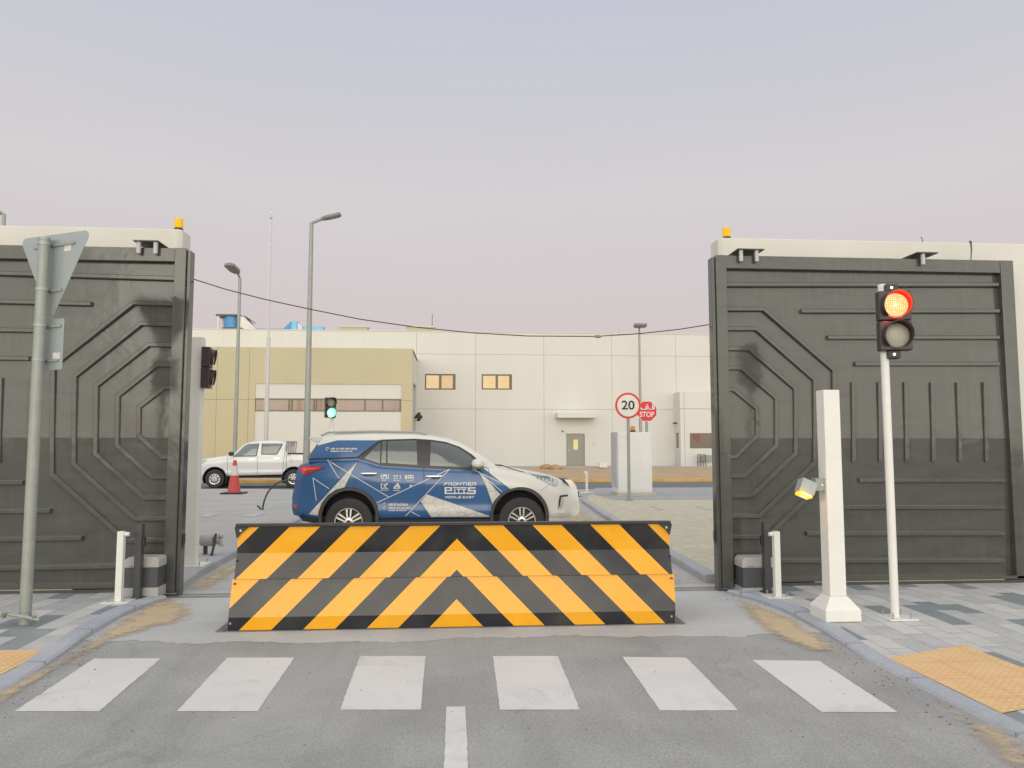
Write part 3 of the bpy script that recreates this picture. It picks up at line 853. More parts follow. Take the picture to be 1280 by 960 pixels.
# red light by the right gate
X, Y = G(1119, 772, .05); z0 = pz(Y) - .004
t = thing('traffic_light', 'white pole traffic light showing red on the right pavement', 'traffic light', (X, Y, z0), 'traffic lights')
zt = V(1112, 356, Y)[1]
MB().cyl((X, Y, z0 + .012), (X, Y, zt), .037, .037, 20).build('pole', m_white, t, smooth=40)
MB().box(X - .12, X + .15, Y - .13, Y + .12, z0, z0 + .012).build('base_plate', m_white, t)
bolts(t, X + .015, Y - .005, z0 + .012, .085)
zc = V(1121, 401, Y - .1)[1]; rz = R(-12)
Xh = V(1119, 401, Y - .12)[0]
signal(t, (Xh, Y - .13, zc), rz, 'red', h=.565, w=.285, hl=.125)
glow_light(Tm(Xh, Y - .13, zc) @ Rz(rz) @ Vector((0, -.055, .141)), (1, .012, .008), 7)
for s in (1, -1):
    Mb = Tm(Xh, Y - .06, zc + s * .315) @ Rz(rz)
    MB().box(-.05, .06, -.03, .08, -.035, .035, Mb).build('mounting_bracket', m_black, t, bevel=.004)
    MB().cyl(Mb @ Vector((0, -.03, .0)), Mb @ Vector((0, -.04, 0)), .013, n=10).build('bolt', m_chrome, t)
# white-pole signal seen from the side behind the left gate
X, Y = G(239, 706, IZ)
t = thing('traffic_light', 'white square pole traffic light seen side-on behind the left gate', 'traffic light', (X, Y, IZ), 'traffic lights')
zt = V(238, 405, Y)[1]
MB().box(X - .07, X + .07, Y - .07, Y + .07, IZ + .01, zt - .18).build('pole', m_white, t, bevel=.006)
MB().box(X - .2, X + .2, Y - .2, Y + .2, IZ - .003, IZ + .01).build('base_plate', m_white, t)
bolts(t, X, Y, IZ + .01, .15)
zc = V(252, 460, Y)[1]
signal(t, (X + .175, Y - .01, zc), R(98), 'none', h=.54, w=.24, hl=.06)
for s in (1, -1): MB().box(X + .06, X + .12, Y - .03, Y + .03, zc + s * .2 - .02, zc + s * .2 + .02).build('mounting_bracket', m_black, t)
# green light in the distance
Yg = 20.5; X, zc = V(413.5, 509.5, Yg)
t = thing('traffic_light', 'distant traffic light showing green above the blue car', 'traffic light', (X, Yg, IZ), 'traffic lights')
MB().cyl((X + .01, Yg + .17, IZ), (X + .01, Yg + .17, V(414, 490, Yg)[1]), .05, n=16).build('pole', m_white, t, smooth=40)
MB().box(X - .18, X + .2, Yg + .0, Yg + .36, IZ, IZ + .012).build('base_plate', m_white, t)
signal(t, (X, Yg, zc), R(24), 'green', h=.54, w=.285, hl=.16)
glow_light(Tm(X, Yg, zc) @ Rz(R(24)) @ Vector((0, -.06, -.135)), (.05, 1, .5), 6)

# ================================================================== triangle sign (back) on the left
X, Y = G(31, 780, .05); z0 = pz(Y) - .004
t = thing('road_sign', 'back of a triangular sign with a small plate on a grey pole', 'road sign', (X, Y, z0))
zt = V(57, 300, Y)[1]
MB().cyl((X, Y, z0), (X, Y, zt), .049, n=24).build('pole', m_galv, t, smooth=40)
MB().lathe([(.051, 0), (.051, .02), (.03, .028)], Tm(X, Y, zt), 24).build('pole_cap', m_galvsign, t, smooth=40)
rz = R(-25)
def sign_face(poly, name, dy, thick=.004, rounding=.05):
    M = Tm(X, Y + .0, 0) @ Rz(rz)
    pts = []
    n = len(poly)
    for i in range(n):
        p = Vector(poly[i]); a = (Vector(poly[i - 1]) - p).normalized(); b = (Vector(poly[(i + 1) % n]) - p).normalized()
        ang = a.angle(b); dd = rounding / math.tan(ang / 2)
        c = p + (a + b).normalized() * rounding / math.sin(ang / 2)
        s0 = p + a * dd - c; s1 = p + b * dd - c
        for k in range(7):
            q = s0.lerp(s1, k / 6).normalized() * rounding; pts.append(c + q)
    MB().prism(pts, 'y', dy, dy + thick, M).build(name, m_galvsign, t)
zA = V(62, 291, Y)[1]; zB = V(62, 401, Y)[1]; hw = (zA - zB) / math.sqrt(3) * .97
sx = .035
sign_face([(-hw + sx, zA), (sx, zB), (hw + sx, zA)], 'triangle_plate', .075)
zC, zD = V(60, 398, Y)[1], V(60, 462, Y)[1]
sign_face([(-.17 + sx, zC), (-.17 + sx, zD), (.17 + sx, zD), (.17 + sx, zC)], 'lower_plate', .075, rounding=.015)
for py, L in ((305, .26), (362, .13), (407, .14), (450, .13)):
    zz = V(57, py, Y)[1]; M = Tm(X, Y, 0) @ Rz(rz)
    MB().lathe([(.0495, -.012), (.054, -.012), (.054, .012), (.0495, .012)], Tm(X, Y, zz), 24, True).build('clamp', m_galvsign, t, smooth=40)
    MB().box(-L + sx, L + sx, .060, .074, zz - .012, zz + .012, M).build('rail', m_galv, t)
m_sticker = mat('paper_sticker', (.62, .60, .56), .6, .3, 120)
for px, py in ((82, 310), (65, 445)):
    xx, zz = V(px, py, Y); M = Tm(X, Y, 0) @ Rz(rz); lx = (xx - X) / math.cos(rz) + .0
    MB().box(lx - .045, lx + .045, .0725, .0742, zz - .033, zz + .033, M).build('sticker', m_sticker, t)
zz = V(35, 768, Y)[1]
mb = MB(); mb.cyl((X - .16, Y - .07, zz + .03), (X + .17, Y - .09, zz - .03), .018, n=8); mb.cyl((X - .15, Y - .06, zz - .0), (X - .12, Y - .1, zz + .05), .022, n=8)
mb.cyl((X + .1, Y - .06, zz - .04), (X + .13, Y - .1, zz + .02), .022, n=8); mb.box(X - .07, X + .07, Y - .085, Y - .06, zz - .02, zz + .02)
mb.build('base_clamp', m_galv, t)

# ================================================================== far signs, kiosk, bollards
m_red = mat('sign_red', (.62, .03, .03), .4, .1, 8)
m_swhite = mat('sign_white', (.70, .68, .62), .45, .05, 8)
m_print = mat('print_black', (.012, .013, .016), .5, 0)
m_prw = mat('print_white', (.75, .74, .72), .5, 0)
X, Y = G(787, 626, IZ)
xs, zs = V(785, 507, Y)
t = thing('speed_sign', 'round red-ringed 20 speed limit sign on a grey pole by the white kiosk', 'road sign', (X, Y, IZ))
MB().cyl((X, Y + .05, IZ), (X, Y + .05, zs + .3), .045, n=16).build('pole', m_galv, t, smooth=40)
MB().lathe([(.14, 0), (.13, .012), (.06, .03), (.05, .16)], Tm(X, Y + .05, IZ), 20).build('pole_base', m_galv, t, smooth=40)
rr = .375; Ms = Tm(xs, Y - .005, zs) @ Rx(R(90))
MB().lathe([(rr, -.004), (rr, .002)], Ms, 48).build('disc', m_red, t)
MB().lathe([(rr * .84, .002), (rr * .84, .006)], Ms, 48).build('face', m_swhite, t)
text_mesh('20', .36, Tm(xs, Y - .0135, zs) @ FRONT, 'number', m_print, t, sx=1.08, bold=.006)
# stop sign behind the kiosk
Ys = 28.5; xs, zs = V(808.5, 514, Ys)
t = thing('stop_sign', 'red octagonal stop sign partly hidden behind the 20 sign', 'road sign', (xs, Ys, IZ))
MB().cyl((xs, Ys + .06, IZ), (xs, Ys + .06, zs + .2), .05, n=14).build('pole', m_galv, t, smooth=40)
oct_ = lambda r: [(xs + r * math.cos(R(22.5 + 45 * i)), zs + r * math.sin(R(22.5 + 45 * i))) for i in range(8)]
MB().prism(oct_(.42), 'y', Ys - .004, Ys + .006).build('octagon_border', m_swhite, t)
MB().prism(oct_(.395), 'y', Ys - .008, Ys - .004).build('octagon', m_red, t)
text_mesh('STOP', .27, Tm(xs, Ys - .011, zs - .13) @ FRONT, 'stop_lettering', m_prw, t, sx=.86, bold=.004)
text_mesh('\uFED2\u0640\uFED7', .32, Tm(xs + .03, Ys - .011, zs + .16) @ FRONT, 'arabic_lettering', m_prw, t, sx=1.0, bold=.006)
# white kiosk
X0, Y0 = G(773, 620, IZ); Yk = Y0 + .1
xk0, xk1 = V(772.5, 580, Yk)[0], V(815, 580, Yk)[0]; zk = V(790, 540, Yk)[1]; zp = V(790, 616, Yk)[1]
t = thing('white_cabinet', 'tall plain white cabinet on a low plinth behind the 20 sign', 'cabinet', ((xk0 + xk1) / 2, Yk, IZ))
MB().box(xk0 - .05, xk1 + .1, Yk - .1, Yk + 1.0, IZ - .01, zp).build('plinth', mat('plinth_concrete', (.50, .485, .42), .8, .1, 4), t)
MB().box(xk0, xk1, Yk, Yk + .95, zp + .001, zk).build('body', m_white, t, bevel=.01)
mb = MB(); mb.box(xk0 + .03, xk1 - .03, Yk - .012, Yk - .001, zp + .06, zk - .05); mb.build('door', m_white, t, bevel=.004)
MB().box(xk0 - .05, xk0 - .001, Yk + .1, Yk + .85, zp + .2, zk + .0).build('shaded_side', mat('shaded_side_grey', (.46, .47, .50), .5, .06, 8), t)  # added grey slab: shade of the cabinet's left face put into its colour
xbz = V(791, 535, Yk + .3)[0]
t = thing('beacon_light', 'tiny orange beacon on top of the white cabinet', 'beacon', (xbz, Yk + .3, zk))
MB().lathe([(.1, 0), (.09, .05), (.07, .06)], Tm(xbz, Yk + .3, zk), 16).build('base', m_black, t, smooth=40)
MB().lathe([(.075, .06), (.075, .16), (.05, .2)], Tm(xbz, Yk + .3, zk), 16).build('lens', mat('orange_lens', (.62, .20, .04), .3, .1, 20), t, smooth=40)
# slim bollards
X, Y = G(733.5, 616, IZ)
t = thing('bollard', 'slim white post standing behind the front of the blue car', 'bollard', (X, Y, IZ))
MB().box(X - .04, X + .04, Y - .04, Y + .04, IZ + .01, V(733, 589, Y)[1]).build('post', m_white, t, bevel=.006)
MB().box(X - .2, X + .2, Y - .15, Y + .15, IZ, IZ + .01).build('base_plate', m_white, t)
MB().box(X - .09, X - .04, Y - .03, Y + .03, V(733, 592, Y)[1], V(733, 589, Y)[1]).build('sensor_eye', m_white, t)
X, Y = G(722.5, 621, IZ)
t = thing('bollard', 'short dark grey post just beyond the nose of the blue car', 'bollard', (X, Y, IZ))
MB().cyl((X, Y, IZ), (X, Y, V(722, 614, Y)[1]), .035, n=12).build('post', m_dark, t, smooth=40)
MB().box(X - .12, X + .12, Y - .1, Y + .1, IZ, IZ + .01).build('base_plate', m_dark, t)

# cone
X, Y = G(292.5, 617, IZ)
t = thing('traffic_cone', 'tall red traffic cone with a white band near the pickup', 'traffic cone', (X, Y, IZ))
hz = V(292, 575, Y)[1]; s = 1.0
MB().box(X - .36, X + .36, Y - .36, Y + .36, IZ, IZ + .05).build('base', m_black, t, bevel=.02)
m_cone = mat('cone_red', (.52, .065, .06), .5, .12, 6); m_coneb = mat('cone_white_band', (.66, .60, .54), .5, .08, 8)
H = hz - IZ - .05
def ct(f): return lerp(.21, .05, f)
MB().lathe([(ct(0) * 1.04, IZ + .05), (ct(.02), IZ + .05 + .02 * H), (ct(.52), IZ + .05 + .52 * H)], Tm(X, Y, 0), 28).build('cone_body', m_cone, t, smooth=40)
MB().lathe([(ct(.52) + .002, IZ + .05 + .521 * H), (ct(.82) + .002, IZ + .05 + .82 * H)], Tm(X, Y, 0), 28).build('reflective_band', m_coneb, t, smooth=40)
MB().lathe([(ct(.82), IZ + .05 + .821 * H), (ct(.99), IZ + .05 + .985 * H), (ct(1) * .7, IZ + .05 + H)], Tm(X, Y, 0), 28).build('cone_tip', m_cone, t, smooth=40)

# bent rod, wrapped cable stub
X, Y = G(329, 637, IZ)
def rp(px, py): a, z = V(px, py, Y); return (a, Y, z)
o = MB().tube([rp(321.5, 632), rp(329.5, 639.0), rp(328.5, 634), rp(330.5, 625), rp(335, 615), rp(342, 607), rp(350, 602), rp(360, 600), rp(370, 601)], .022, 8).build('bent_cable', m_dark, smooth=60)
tag(o, 'dark bent cable looping up from the ground behind the blue car', 'cable')
X, Y = G(265, 693, IZ)
a0, b0 = V(251, 683, Y); a1, b1 = V(269, 668, Y)
t = thing('wrapped_pipe_stub', 'grey pipe stub with a dark stick and plastic wrapping on the left island', 'pipe stub', ((a0 + a1) / 2, Y, IZ))
MB().cyl((a0, Y + .05, (b0 + b1) / 2), (a1, Y, (b0 + b1) / 2), abs(b1 - b0) / 2, n=16).build('pipe', m_greyslab, t, smooth=40)
MB().tube([(V(265, 694, Y - .1)[0], Y - .12, IZ), (V(268, 680, Y - .1)[0], Y - .12, V(268, 680, Y)[1]), (V(270, 666, Y - .1)[0], Y - .1, V(270, 666, Y)[1])], .018).build('stick', m_dark, t)
mb = MB()
for k in range(7):
    c = (V(random.uniform(271, 277), 670, Y)[0], Y + random.uniform(-.05, .05), V(272, random.uniform(668, 681), Y)[1])
    bmesh.ops.create_icosphere(mb.bm, subdivisions=2, radius=random.uniform(.025, .045), matrix=Tm(*c))
for v in mb.bm.verts: v.co += Vector((random.uniform(-.01, .01), random.uniform(-.01, .01), random.uniform(-.01, .01)))
mb.build('plastic_wrap', mat('plastic_wrap', (.52, .52, .47), .3, .1, 20), t, smooth=30)
MB().cyl((a0 + .05, Y + .05, IZ - .005), (a0 + .05, Y + .05, b0 + .02), .03, n=10).build('support', m_dark, t, smooth=40)

# overhead cable between the walls
Yw = WYR + .15
pts = []
for px, py in ((236, 347), (280, 361), (330, 374), (390, 387), (450, 399), (520, 409), (590, 416), (660, 420), (745, 420.5), (800, 417), (850, 411.5), (891, 405)):
    a, z = V(px, py, Yw); pts.append((a, Yw, z))
t = thing('overhead_cable', 'thin dark cable sagging between the two gate walls', 'cable', pts[5])
MB().tube(pts, .006, 6).build('cable', mat('cable_brown', (.08, .05, .04), .6, .2, 20), t, smooth=60)
a, z = V(747, 420.5, Yw)
MB().lathe([(.006, -.05), (.02, -.015), (.02, .015), (.006, .05)], Tm(a, Yw, z) @ Ry(R(90)), 12).build('joint', mat('joint_brown', (.3, .24, .15), .6, .2, 20), t, smooth=40)

# ================================================================== lamp posts and flagpole
def lamp(px, pytop, Y, zb, r0, r1, head, label, pbase=None):
    X, zt = V(px, pytop, Y)
    t = thing('street_lamp', label, 'street lamp', (X, Y, zb), 'street lamps')
    MB().cyl((X, Y, zb), (X, Y, zt), r0, r1, 16).build('pole', m_galv, t, smooth=40)
    MB().box(X - r0 * 2.2, X + r0 * 2.2, Y - r0 * 2.2, Y + r0 * 2.2, zb - .02, zb + .03).build('base_plate', m_galv, t)
    for (dx0, dy0, dz0, dx1, dy1, dz1, w, th, ln) in head:
        A = Vector((X, Y, zt)); B = A + Vector((dx0, dy0, dz0)); C = A + Vector((dx1, dy1, dz1))
        MB().tube([A - Vector((0, 0, .1)), A, A + (B - A) * .5, B], r1 * .8, 8).build('arm', m_galv, t, smooth=50)
        d = (C - B).normalized(); side = d.cross(Vector((0, 0, 1))).normalized(); up = side.cross(d)
        M = Matrix((( *[d.x, side.x, up.x], B.x), (d.y, side.y, up.y, B.y), (d.z, side.z, up.z, B.z), (0, 0, 0, 1)))
        L = (C - B).length
        MB().prism([(0, -w * .3), (L * .25, -w / 2), (L * .9, -w / 2), (L, -w * .3), (L, w * .3), (L * .9, w / 2), (L * .25, w / 2), (0, w * .3)], 'z', -th / 2, th / 2, M).build('lamp_head', m_lamp_grey, t, bevel=.02)
        MB().box(L * .35, L * .9, -w * .38, w * .38, -th / 2 - .012, -th / 2 - .001, M).build('lamp_glass', m_lamp_grey, t)
lamp(389.5, 279, 26, IZ * 0, .12, .065, [(.35, 0, .16, .98, .0, .33, .30, .10, 0)], 'tall grey street lamp rising behind the tail of the blue car')
lamp(300, 348, 37.5, .1, .10, .07, [(-.06, -.25, .22, -.3, -1.0, .46, .5, .14, 0)], 'shorter grey street lamp behind the white pickup')
lamp(799, 410, 47.2, .38, .11, .06, [(-.05, -.2, .02, -.1, -.9, .1, .8, .14, 0)], 'street lamp in front of the white building above the stop sign')
lamp(5, 268, 22, 0, .1, .05, [(-.1, 0, .06, -.8, .05, .1, .3, .1, 0)], 'street lamp tip showing over the left gate wall')
X, zt = V(340, 267, 37.5)
t = thing('flagpole', 'very thin white flagpole beyond the white pickup', 'flagpole', (X, 37.5, .1))
mb = MB(); zz = lerp(.1, zt, .53); mb.cyl((X, 37.5, .1), (X, 37.5, zz), .11, .085, 14); mb.cyl((X, 37.5, zz), (X, 37.5, zt), .042, .018, 14)
mb.build('pole', mat('flagpole_grey_white', (.56, .55, .54), .45, .05, 6), t, smooth=40)
MB().tube([(X - .09, 37.45, zt - .25), (X - .1, 37.45, zt * .5), (X - .13, 37.45, 1.4)], .008, 5).build('halyard', m_white, t)
MB().cyl((X, 37.5, zt), (X, 37.5, zt + .08), .06, n=12).build('finial', m_white, t, smooth=40)
MB().box(X - .12, X + .02, 37.45, 37.55, zt - .24, zt - .18).build('pulley', m_galv, t)

# ================================================================== main building
FY, BKY = 50.0, 44.8
m_panel = mat('precast_panel_offwhite', (.655, .650, .605), .75, .03, .8, .03, stretch=(1, 1, .3))
m_beige = mat('precast_panel_beige', (.52, .472, .312), .75, .05, .6, .03)
m_groove = mat('panel_joint', (.60, .585, .535), .8, 0)
m_groove_b = mat('panel_joint_beige', (.50, .45, .295), .8, 0)
m_frame = mat('window_frame_bronze', (.17, .135, .085), .5, .1, 10)
bld = thing('white_building', 'long low white and beige building with lit windows behind the blue car', 'building', (0, FY, .4))
ZG = .4
def panels(mb, xs, zs, y0, y1, gap=.014, holes=()):
    for xa, xb in zip(xs, xs[1:]):
        for za, zb in zip(zs, zs[1:]):
            cells = [(xa + gap / 2, xb - gap / 2, za + gap / 2, zb - gap / 2)]
            for (hx0, hx1, hz0, hz1) in holes:
                nxt = []
                for (a, b, c, d) in cells:
                    if hx1 <= a or hx0 >= b or hz1 <= c or hz0 >= d: nxt.append((a, b, c, d)); continue
                    if c < hz0: nxt.append((a, b, c, hz0))
                    if d > hz1: nxt.append((a, b, hz1, d))
                    c2, d2 = max(c, hz0), min(d, hz1)
                    if a < hx0: nxt.append((a, hx0, c2, d2))
                    if b > hx1: nxt.append((hx1, b, c2, d2))
                cells = nxt
            for a, b, c, d in cells: mb.box(a, b, y0, y1, c, d)
fx = lambda px, Y=FY: V(px, 500, Y)[0]
fz = lambda py, Y=FY, px=650: V(px, py, Y)[1]
ztop = fz(416); 
wx0, wx1 = V(515, 430, FY)[0] - 30, 45
def rect(px0, px1, py0, py1, Y):
    a = V(px0, py1, Y); b = V(px1, py0, Y); return a[0], b[0], a[1], b[1]
win1 = rect(531, 569.5, 467.5, 487, FY); win2 = rect(602, 640, 468, 487, FY); door = rect(708, 731, 542, 585, FY)
win1 = (win1[0], win1[1], win1[2], win1[3]); door = (door[0], door[1], ZG + .03, door[3])
xs = [wx0, fx(520), fx(594.5), fx(680), fx(765), fx(845.5), fx(930), fx(1020), 45]
zs = [ZG, fz(511.5), fz(443.5), ztop]
mb = MB(); panels(mb, xs, zs, FY, FY + .2, holes=(win1, win2, door)); mb.build('front_wall', m_panel, bld)
MB().box(wx0, 45, FY + .19, FY + .22, ZG, ztop - .01).build('joint_backing', m_groove, bld)
MB().box(wx0, 45, FY + .22, FY + 18, ztop - .35, ztop - .25).build('roof', m_groove, bld)
mb = MB(); mb.box(wx0, 45, FY - .03, FY + .25, ztop + .001, ztop + .05); mb.build('parapet_cap', m_panel, bld)
MB().box(wx0, 45, FY + 17.8, FY + 18, ZG, ztop).build('rear_wall', m_panel, bld)
m_glow = []
def lit(name, c, es):
    m, nt, b = new_mat(name)
    vec = coord(nt); n = noise_n(nt, vec, 1.4, 2)
    b.inputs['Base Color'].default_value = (.2, .15, .08, 1); b.inputs['Roughness'].default_value = .1
    nt.links.new(ramp_n(nt, n, [(.3, tuple(x * .85 for x in c)), (.7, c)]), b.inputs['Emission Color'])
    b.inputs['Emission Strength'].default_value = es
    return m
m_lit1 = lit('warm_lit_glass', (.90, .60, .24), .62); m_lit2 = lit('warm_lit_glass_orange', (.85, .48, .22), .55); m_lit3 = lit('yellow_lit_glass', (.95, .80, .32), .75)
def window(r, Y, label_m, split=.5, fw=.09, rec=.08):
    a, b, c, d = r; mid = lerp(a, b, split)
    mb = MB()
    mb.box(a, b, Y + rec - .05, Y + rec + .05, c, c + fw); mb.box(a, b, Y + rec - .05, Y + rec + .05, d - fw, d)
    for xa, xb in ((a, a + fw), (mid - .08, mid + .08), (b - fw, b)): mb.box(xa, xb, Y + rec - .048, Y + rec + .048, c + fw, d - fw)
    mb.box(b - fw - .09, b - fw, Y + rec - .03, Y + rec + .03, c + fw, d - fw)
    f = mb.build('window', m_frame, bld)
    for (xa, xb), m in zip(((a + fw, mid - .08), (mid + .08, b - fw - .09)), label_m):
        MB().box(xa, xb, Y + rec - .005, Y + rec + .005, c + fw, d - fw).build('pane', m, f)
window(win1, FY, (m_lit1, m_lit2)); window(win2, FY, (m_lit1, m_lit1))
# door with vision panel, canopy over it
a, b, c, d = door
m_door = mat('grey_door', (.30, .295, .255), .55, .06, 5)
dd = MB().box(a + .05, b - .05, FY + .06, FY + .11, c, d - .05).build('door', m_door, bld)
mb = MB(); mb.box(a, a + .05, FY + .03, FY + .12, c, d); mb.box(b - .05, b, FY + .03, FY + .12, c, d); mb.box(a + .05, b - .05, FY + .03, FY + .12, d - .05, d)
mb.build('frame', m_door, dd)
v0 = rect(717, 722.5, 549.5, 562, FY)
MB().box(v0[0], v0[1], FY + .05, FY + .058, v0[2], v0[3]).build('vision_panel', m_lit3, dd)
MB().box(a + .1, a + .22, FY + .03, FY + .06, c + 1.0, c + 1.06).build('handle', m_chrome, dd)
cz = rect(697, 746, 516, 522, FY - 1.2)
MB().box(cz[0], cz[1], FY - 1.2, FY - .002, cz[2], cz[3]).build('canopy', m_panel, bld, bevel=.01)
MB().box(a - .2, b + .2, FY - 1.0, FY - .005, .431, .45).build('doorstep', mat('doorstep', (.5, .45, .33), .8, .1, 4), bld)
mb = MB(); p = V(703, 539, FY); mb.box(p[0] - .06, p[0] + .06, FY - .08, FY - .002, p[1] - .04, p[1] + .04); mb.build('wall_fitting', m_black, bld)
p = V(742, 554, FY); MB().box(p[0] - .08, p[0] + .08, FY - .03, FY - .002, p[1] - .08, p[1] + .08).build('wall_fitting', m_groove, bld)
# beige block projecting to the left
bx1 = V(515.5, 500, BKY)[0]; bx0 = bx1 - 26; bzt = V(400, 434.5, BKY)[1]
rx0, rx1, rz0, rz1 = rect(316.5, 502, 480.5, 580, BKY)
bxs = [bx0, fx(240, BKY), fx(270.5, BKY), fx(310.5, BKY), bx1]
mb = MB(); panels(mb, [bx0, fx(270.5, BKY), fx(310.5, BKY), bx1], [ZG, V(400, 500, BKY)[1], bzt], BKY, BKY + .2, holes=((rx0, rx1, ZG - 1, rz1),))
mb.build('beige_wall', m_beige, bld)
MB().box(bx0, bx1, BKY + .19, BKY + .22, rz1 + .1, bzt - .01).build('joint_backing', m_groove_b, bld)
MB().box(bx0, rx0 - .05, BKY + .19, BKY + .22, ZG, rz1 + .1).build('joint_backing', m_groove_b, bld)
MB().box(rx1 + .05, bx1 - .21, BKY + .19, BKY + .22, ZG, rz1 + .1).build('joint_backing', m_groove_b, bld)
zdoor = V(518, 480, BKY + 2)[1]
mb = MB(); mb.box(bx1 - .2, bx1, BKY + .201, FY - .002, zdoor, bzt); mb.box(bx1 - .2, bx1, BKY + .201, BKY + .9, ZG, zdoor - .001); mb.box(bx1 - .2, bx1, FY - 1.2, FY - .002, ZG, zdoor - .001)
mb.build('side_wall', m_panel, bld)
MB().box(bx1 - 3, bx1 - 2.9, BKY + .9, FY - 1.2, ZG, zdoor).build('entrance_back', m_frame, bld)
MB().box(bx0, bx1, BKY + .22, FY, bzt - .2, bzt - .05).build('block_roof', m_beige, bld)
# white recessed panel with the ribbon window
band = rect(316.5, 502, 499, 513.5, BKY)
mb = MB(); mb.box(rx0, rx1, BKY + .06, BKY + .15, ZG, band[2]); mb.box(rx0, rx1, BKY + .06, BKY + .15, band[3], rz1)
mb.build('white_infill', m_panel, bld)
m_ribbon = mat('reflective_bronze_glass', (.20, .115, .075), .12, .15, 1.2, spec=.8)
f = MB().box(rx0, rx1, BKY + .10, BKY + .14, band[2], band[3]).build('ribbon_window', m_ribbon, bld)
mb = MB()
for px in (316.8, 333, 361, 364.5, 392, 395, 456, 478, 500): 
    xx = V(px, 506, BKY)[0]; mb.box(xx - .035, xx + .035, BKY + .05, BKY + .10, band[2], band[3])
mb.box(rx0, rx1, BKY + .04, BKY + .10, band[3] - .05, band[3] + .02); mb.box(rx0, rx1, BKY + .04, BKY + .10, band[2] - .02, band[2] + .04)
mb.build('frame', m_frame, f)
# upper fascia band behind the beige block: own joints
for px in (279, 310, 353, 380, 396, 455):
    xx = V(px, 424, FY)[0]; MB().box(xx - .010, xx + .010, FY - .004, FY - .001, bzt - .5, ztop).build('fascia_joint', m_groove, bld)
# white projection to the right with its windows
PJ = 48.7; px0 = V(850, 520, PJ)[0]; pzt = V(860, 489.5, PJ)[1]
w3 = rect(862.5, 893, 541.5, 560.5, PJ)
mb = MB(); panels(mb, [px0, V(855, 500, PJ)[0], px0 + 14], [ZG, V(860, 511, PJ)[1], pzt], PJ, PJ + .2, gap=.02, holes=(w3,)); mb.build('wing_wall', m_panel, bld)
zw0, zw1 = V(845, 560, PJ + .6)[1], V(845, 541, PJ + .6)[1]
mb = MB(); mb.box(px0, px0 + .2, PJ + .201, FY - .002, zw1, pzt); mb.box(px0, px0 + .2, PJ + .201, FY - .002, ZG, zw0); mb.box(px0, px0 + .2, PJ + .201, PJ + .4, zw0 + .001, zw1 - .001); mb.box(px0, px0 + .2, FY - .25, FY - .002, zw0 + .001, zw1 - .001)
mb.build('wing_side', m_panel, bld)
MB().box(px0 + .2, px0 + 14, PJ + .2, FY, pzt - .1, pzt - .02).build('wing_roof', m_groove, bld)
m_dkglass = mat('brown_window_glass', (.13, .10, .075), .12, .2, .8, spec=.7)
f = MB().box(w3[0], w3[1], PJ + .08, PJ + .1, w3[2], w3[3]).build('window', m_dkglass, bld)
mb = MB(); a, b, c, d = w3
for q in ((a, b, d - .06, d), (a, b, c, c + .06), (a, a + .06, c + .06, d - .06), (b - .06, b, c + .06, d - .06)): mb.box(q[0], q[1], PJ + .04, PJ + .08, q[2], q[3])
mb.build('frame', m_frame, f)
pq = rect(866, 876, 543.5, 551.5, PJ)
MB().prism([(pq[0], pq[3]), (pq[1], pq[3]), (pq[1], pq[2] + .1), (lerp(pq[0], pq[1], .6), pq[2] - .1), (pq[0] + .08, pq[2] + .1)], 'y', PJ + .07, PJ + .079).build('sign_reflection', mat('red_sign_reflection', (.25, .09, .07), .6, .1, 10), f)  # red patch painted on the glass as the reflection of a sign
MB().box(px0 + .05, px0 + .15, PJ + .4, FY - .25, zw0, zw1).build('window', m_dkglass, bld)
p = V(841, 529, FY - .3); 
o = MB().box(px0 - .25, px0 - .002, FY - .6, FY - .5, p[1] - .05, p[1] + .05).build('wall_fitting', m_black, bld)
# wall cameras on the side of the beige block
for px, py in ((517, 519), (521.5, 522.5)):
    Yc = BKY + (1.2 if px < 520 else 3.9); a, z = V(px, py, Yc); a = bx1
    t = thing('security_camera', 'small black camera on the side of the beige block, ' + ('the higher of two' if px < 520 else 'the lower of two'), 'camera', (a, Yc, z), 'cameras on the beige block')
    M = Tm(a + .28, Yc - .12, z) @ Rz(R(-30)) @ Rx(R(35))
    MB().box(-.08, .08, -.26, .2, -.08, .08, M).build('body', m_black, t, bevel=.02)
    MB().tube([(a, Yc, z - .15), (a + .2, Yc, z - .15), (a + .28, Yc - .1, z)], .025, 6).build('arm', m_black, t)

# roof plant
m_bluec = mat('blue_cladding', (.085, .29, .56), .5, .12, 2); m_cyan = mat('cyan_cladding', (.20, .54, .78), .5, .1, 2)
Yr = FY + 1.2
def rb(px0, px1, py0, py1, Y=Yr): return rect(px0, px1, py0, py1, Y)
a, b, c, d = rb(274, 322, 395, 414)
t = thing('roof_unit', 'blue drum with white sloping hood on the building roof', 'roof unit', ((a + b) / 2, Yr, ztop - .3), 'roof plant')
q = rb(280, 300, 396.5, 410.5)
MB().cyl(((q[0] + q[1]) / 2, Yr, q[2]), ((q[0] + q[1]) / 2, Yr, q[3]), (q[1] - q[0]) / 2, n=20).build('drum', m_bluec, t, smooth=40)
mb = MB(); q2 = rb(273, 303, 394.8, 396.3); mb.box(q2[0], q2[1], Yr - .6, Yr + .6, q2[2], q2[3]); mb.build('lid', m_dark, t)
mb = MB(); mb.box(q2[0] + .1, q2[0] + .2, Yr - .5, Yr - .4, ztop - .3, q2[2]); mb.box(q2[0] + .1, q2[0] + .2, Yr + .4, Yr + .5, ztop - .3, q2[2]); mb.build('leg', m_whiteplate, t)
poly = [V(299, 397, Yr), V(308, 397, Yr), V(323, 414, Yr), V(312, 414, Yr), V(299, 409, Yr)]
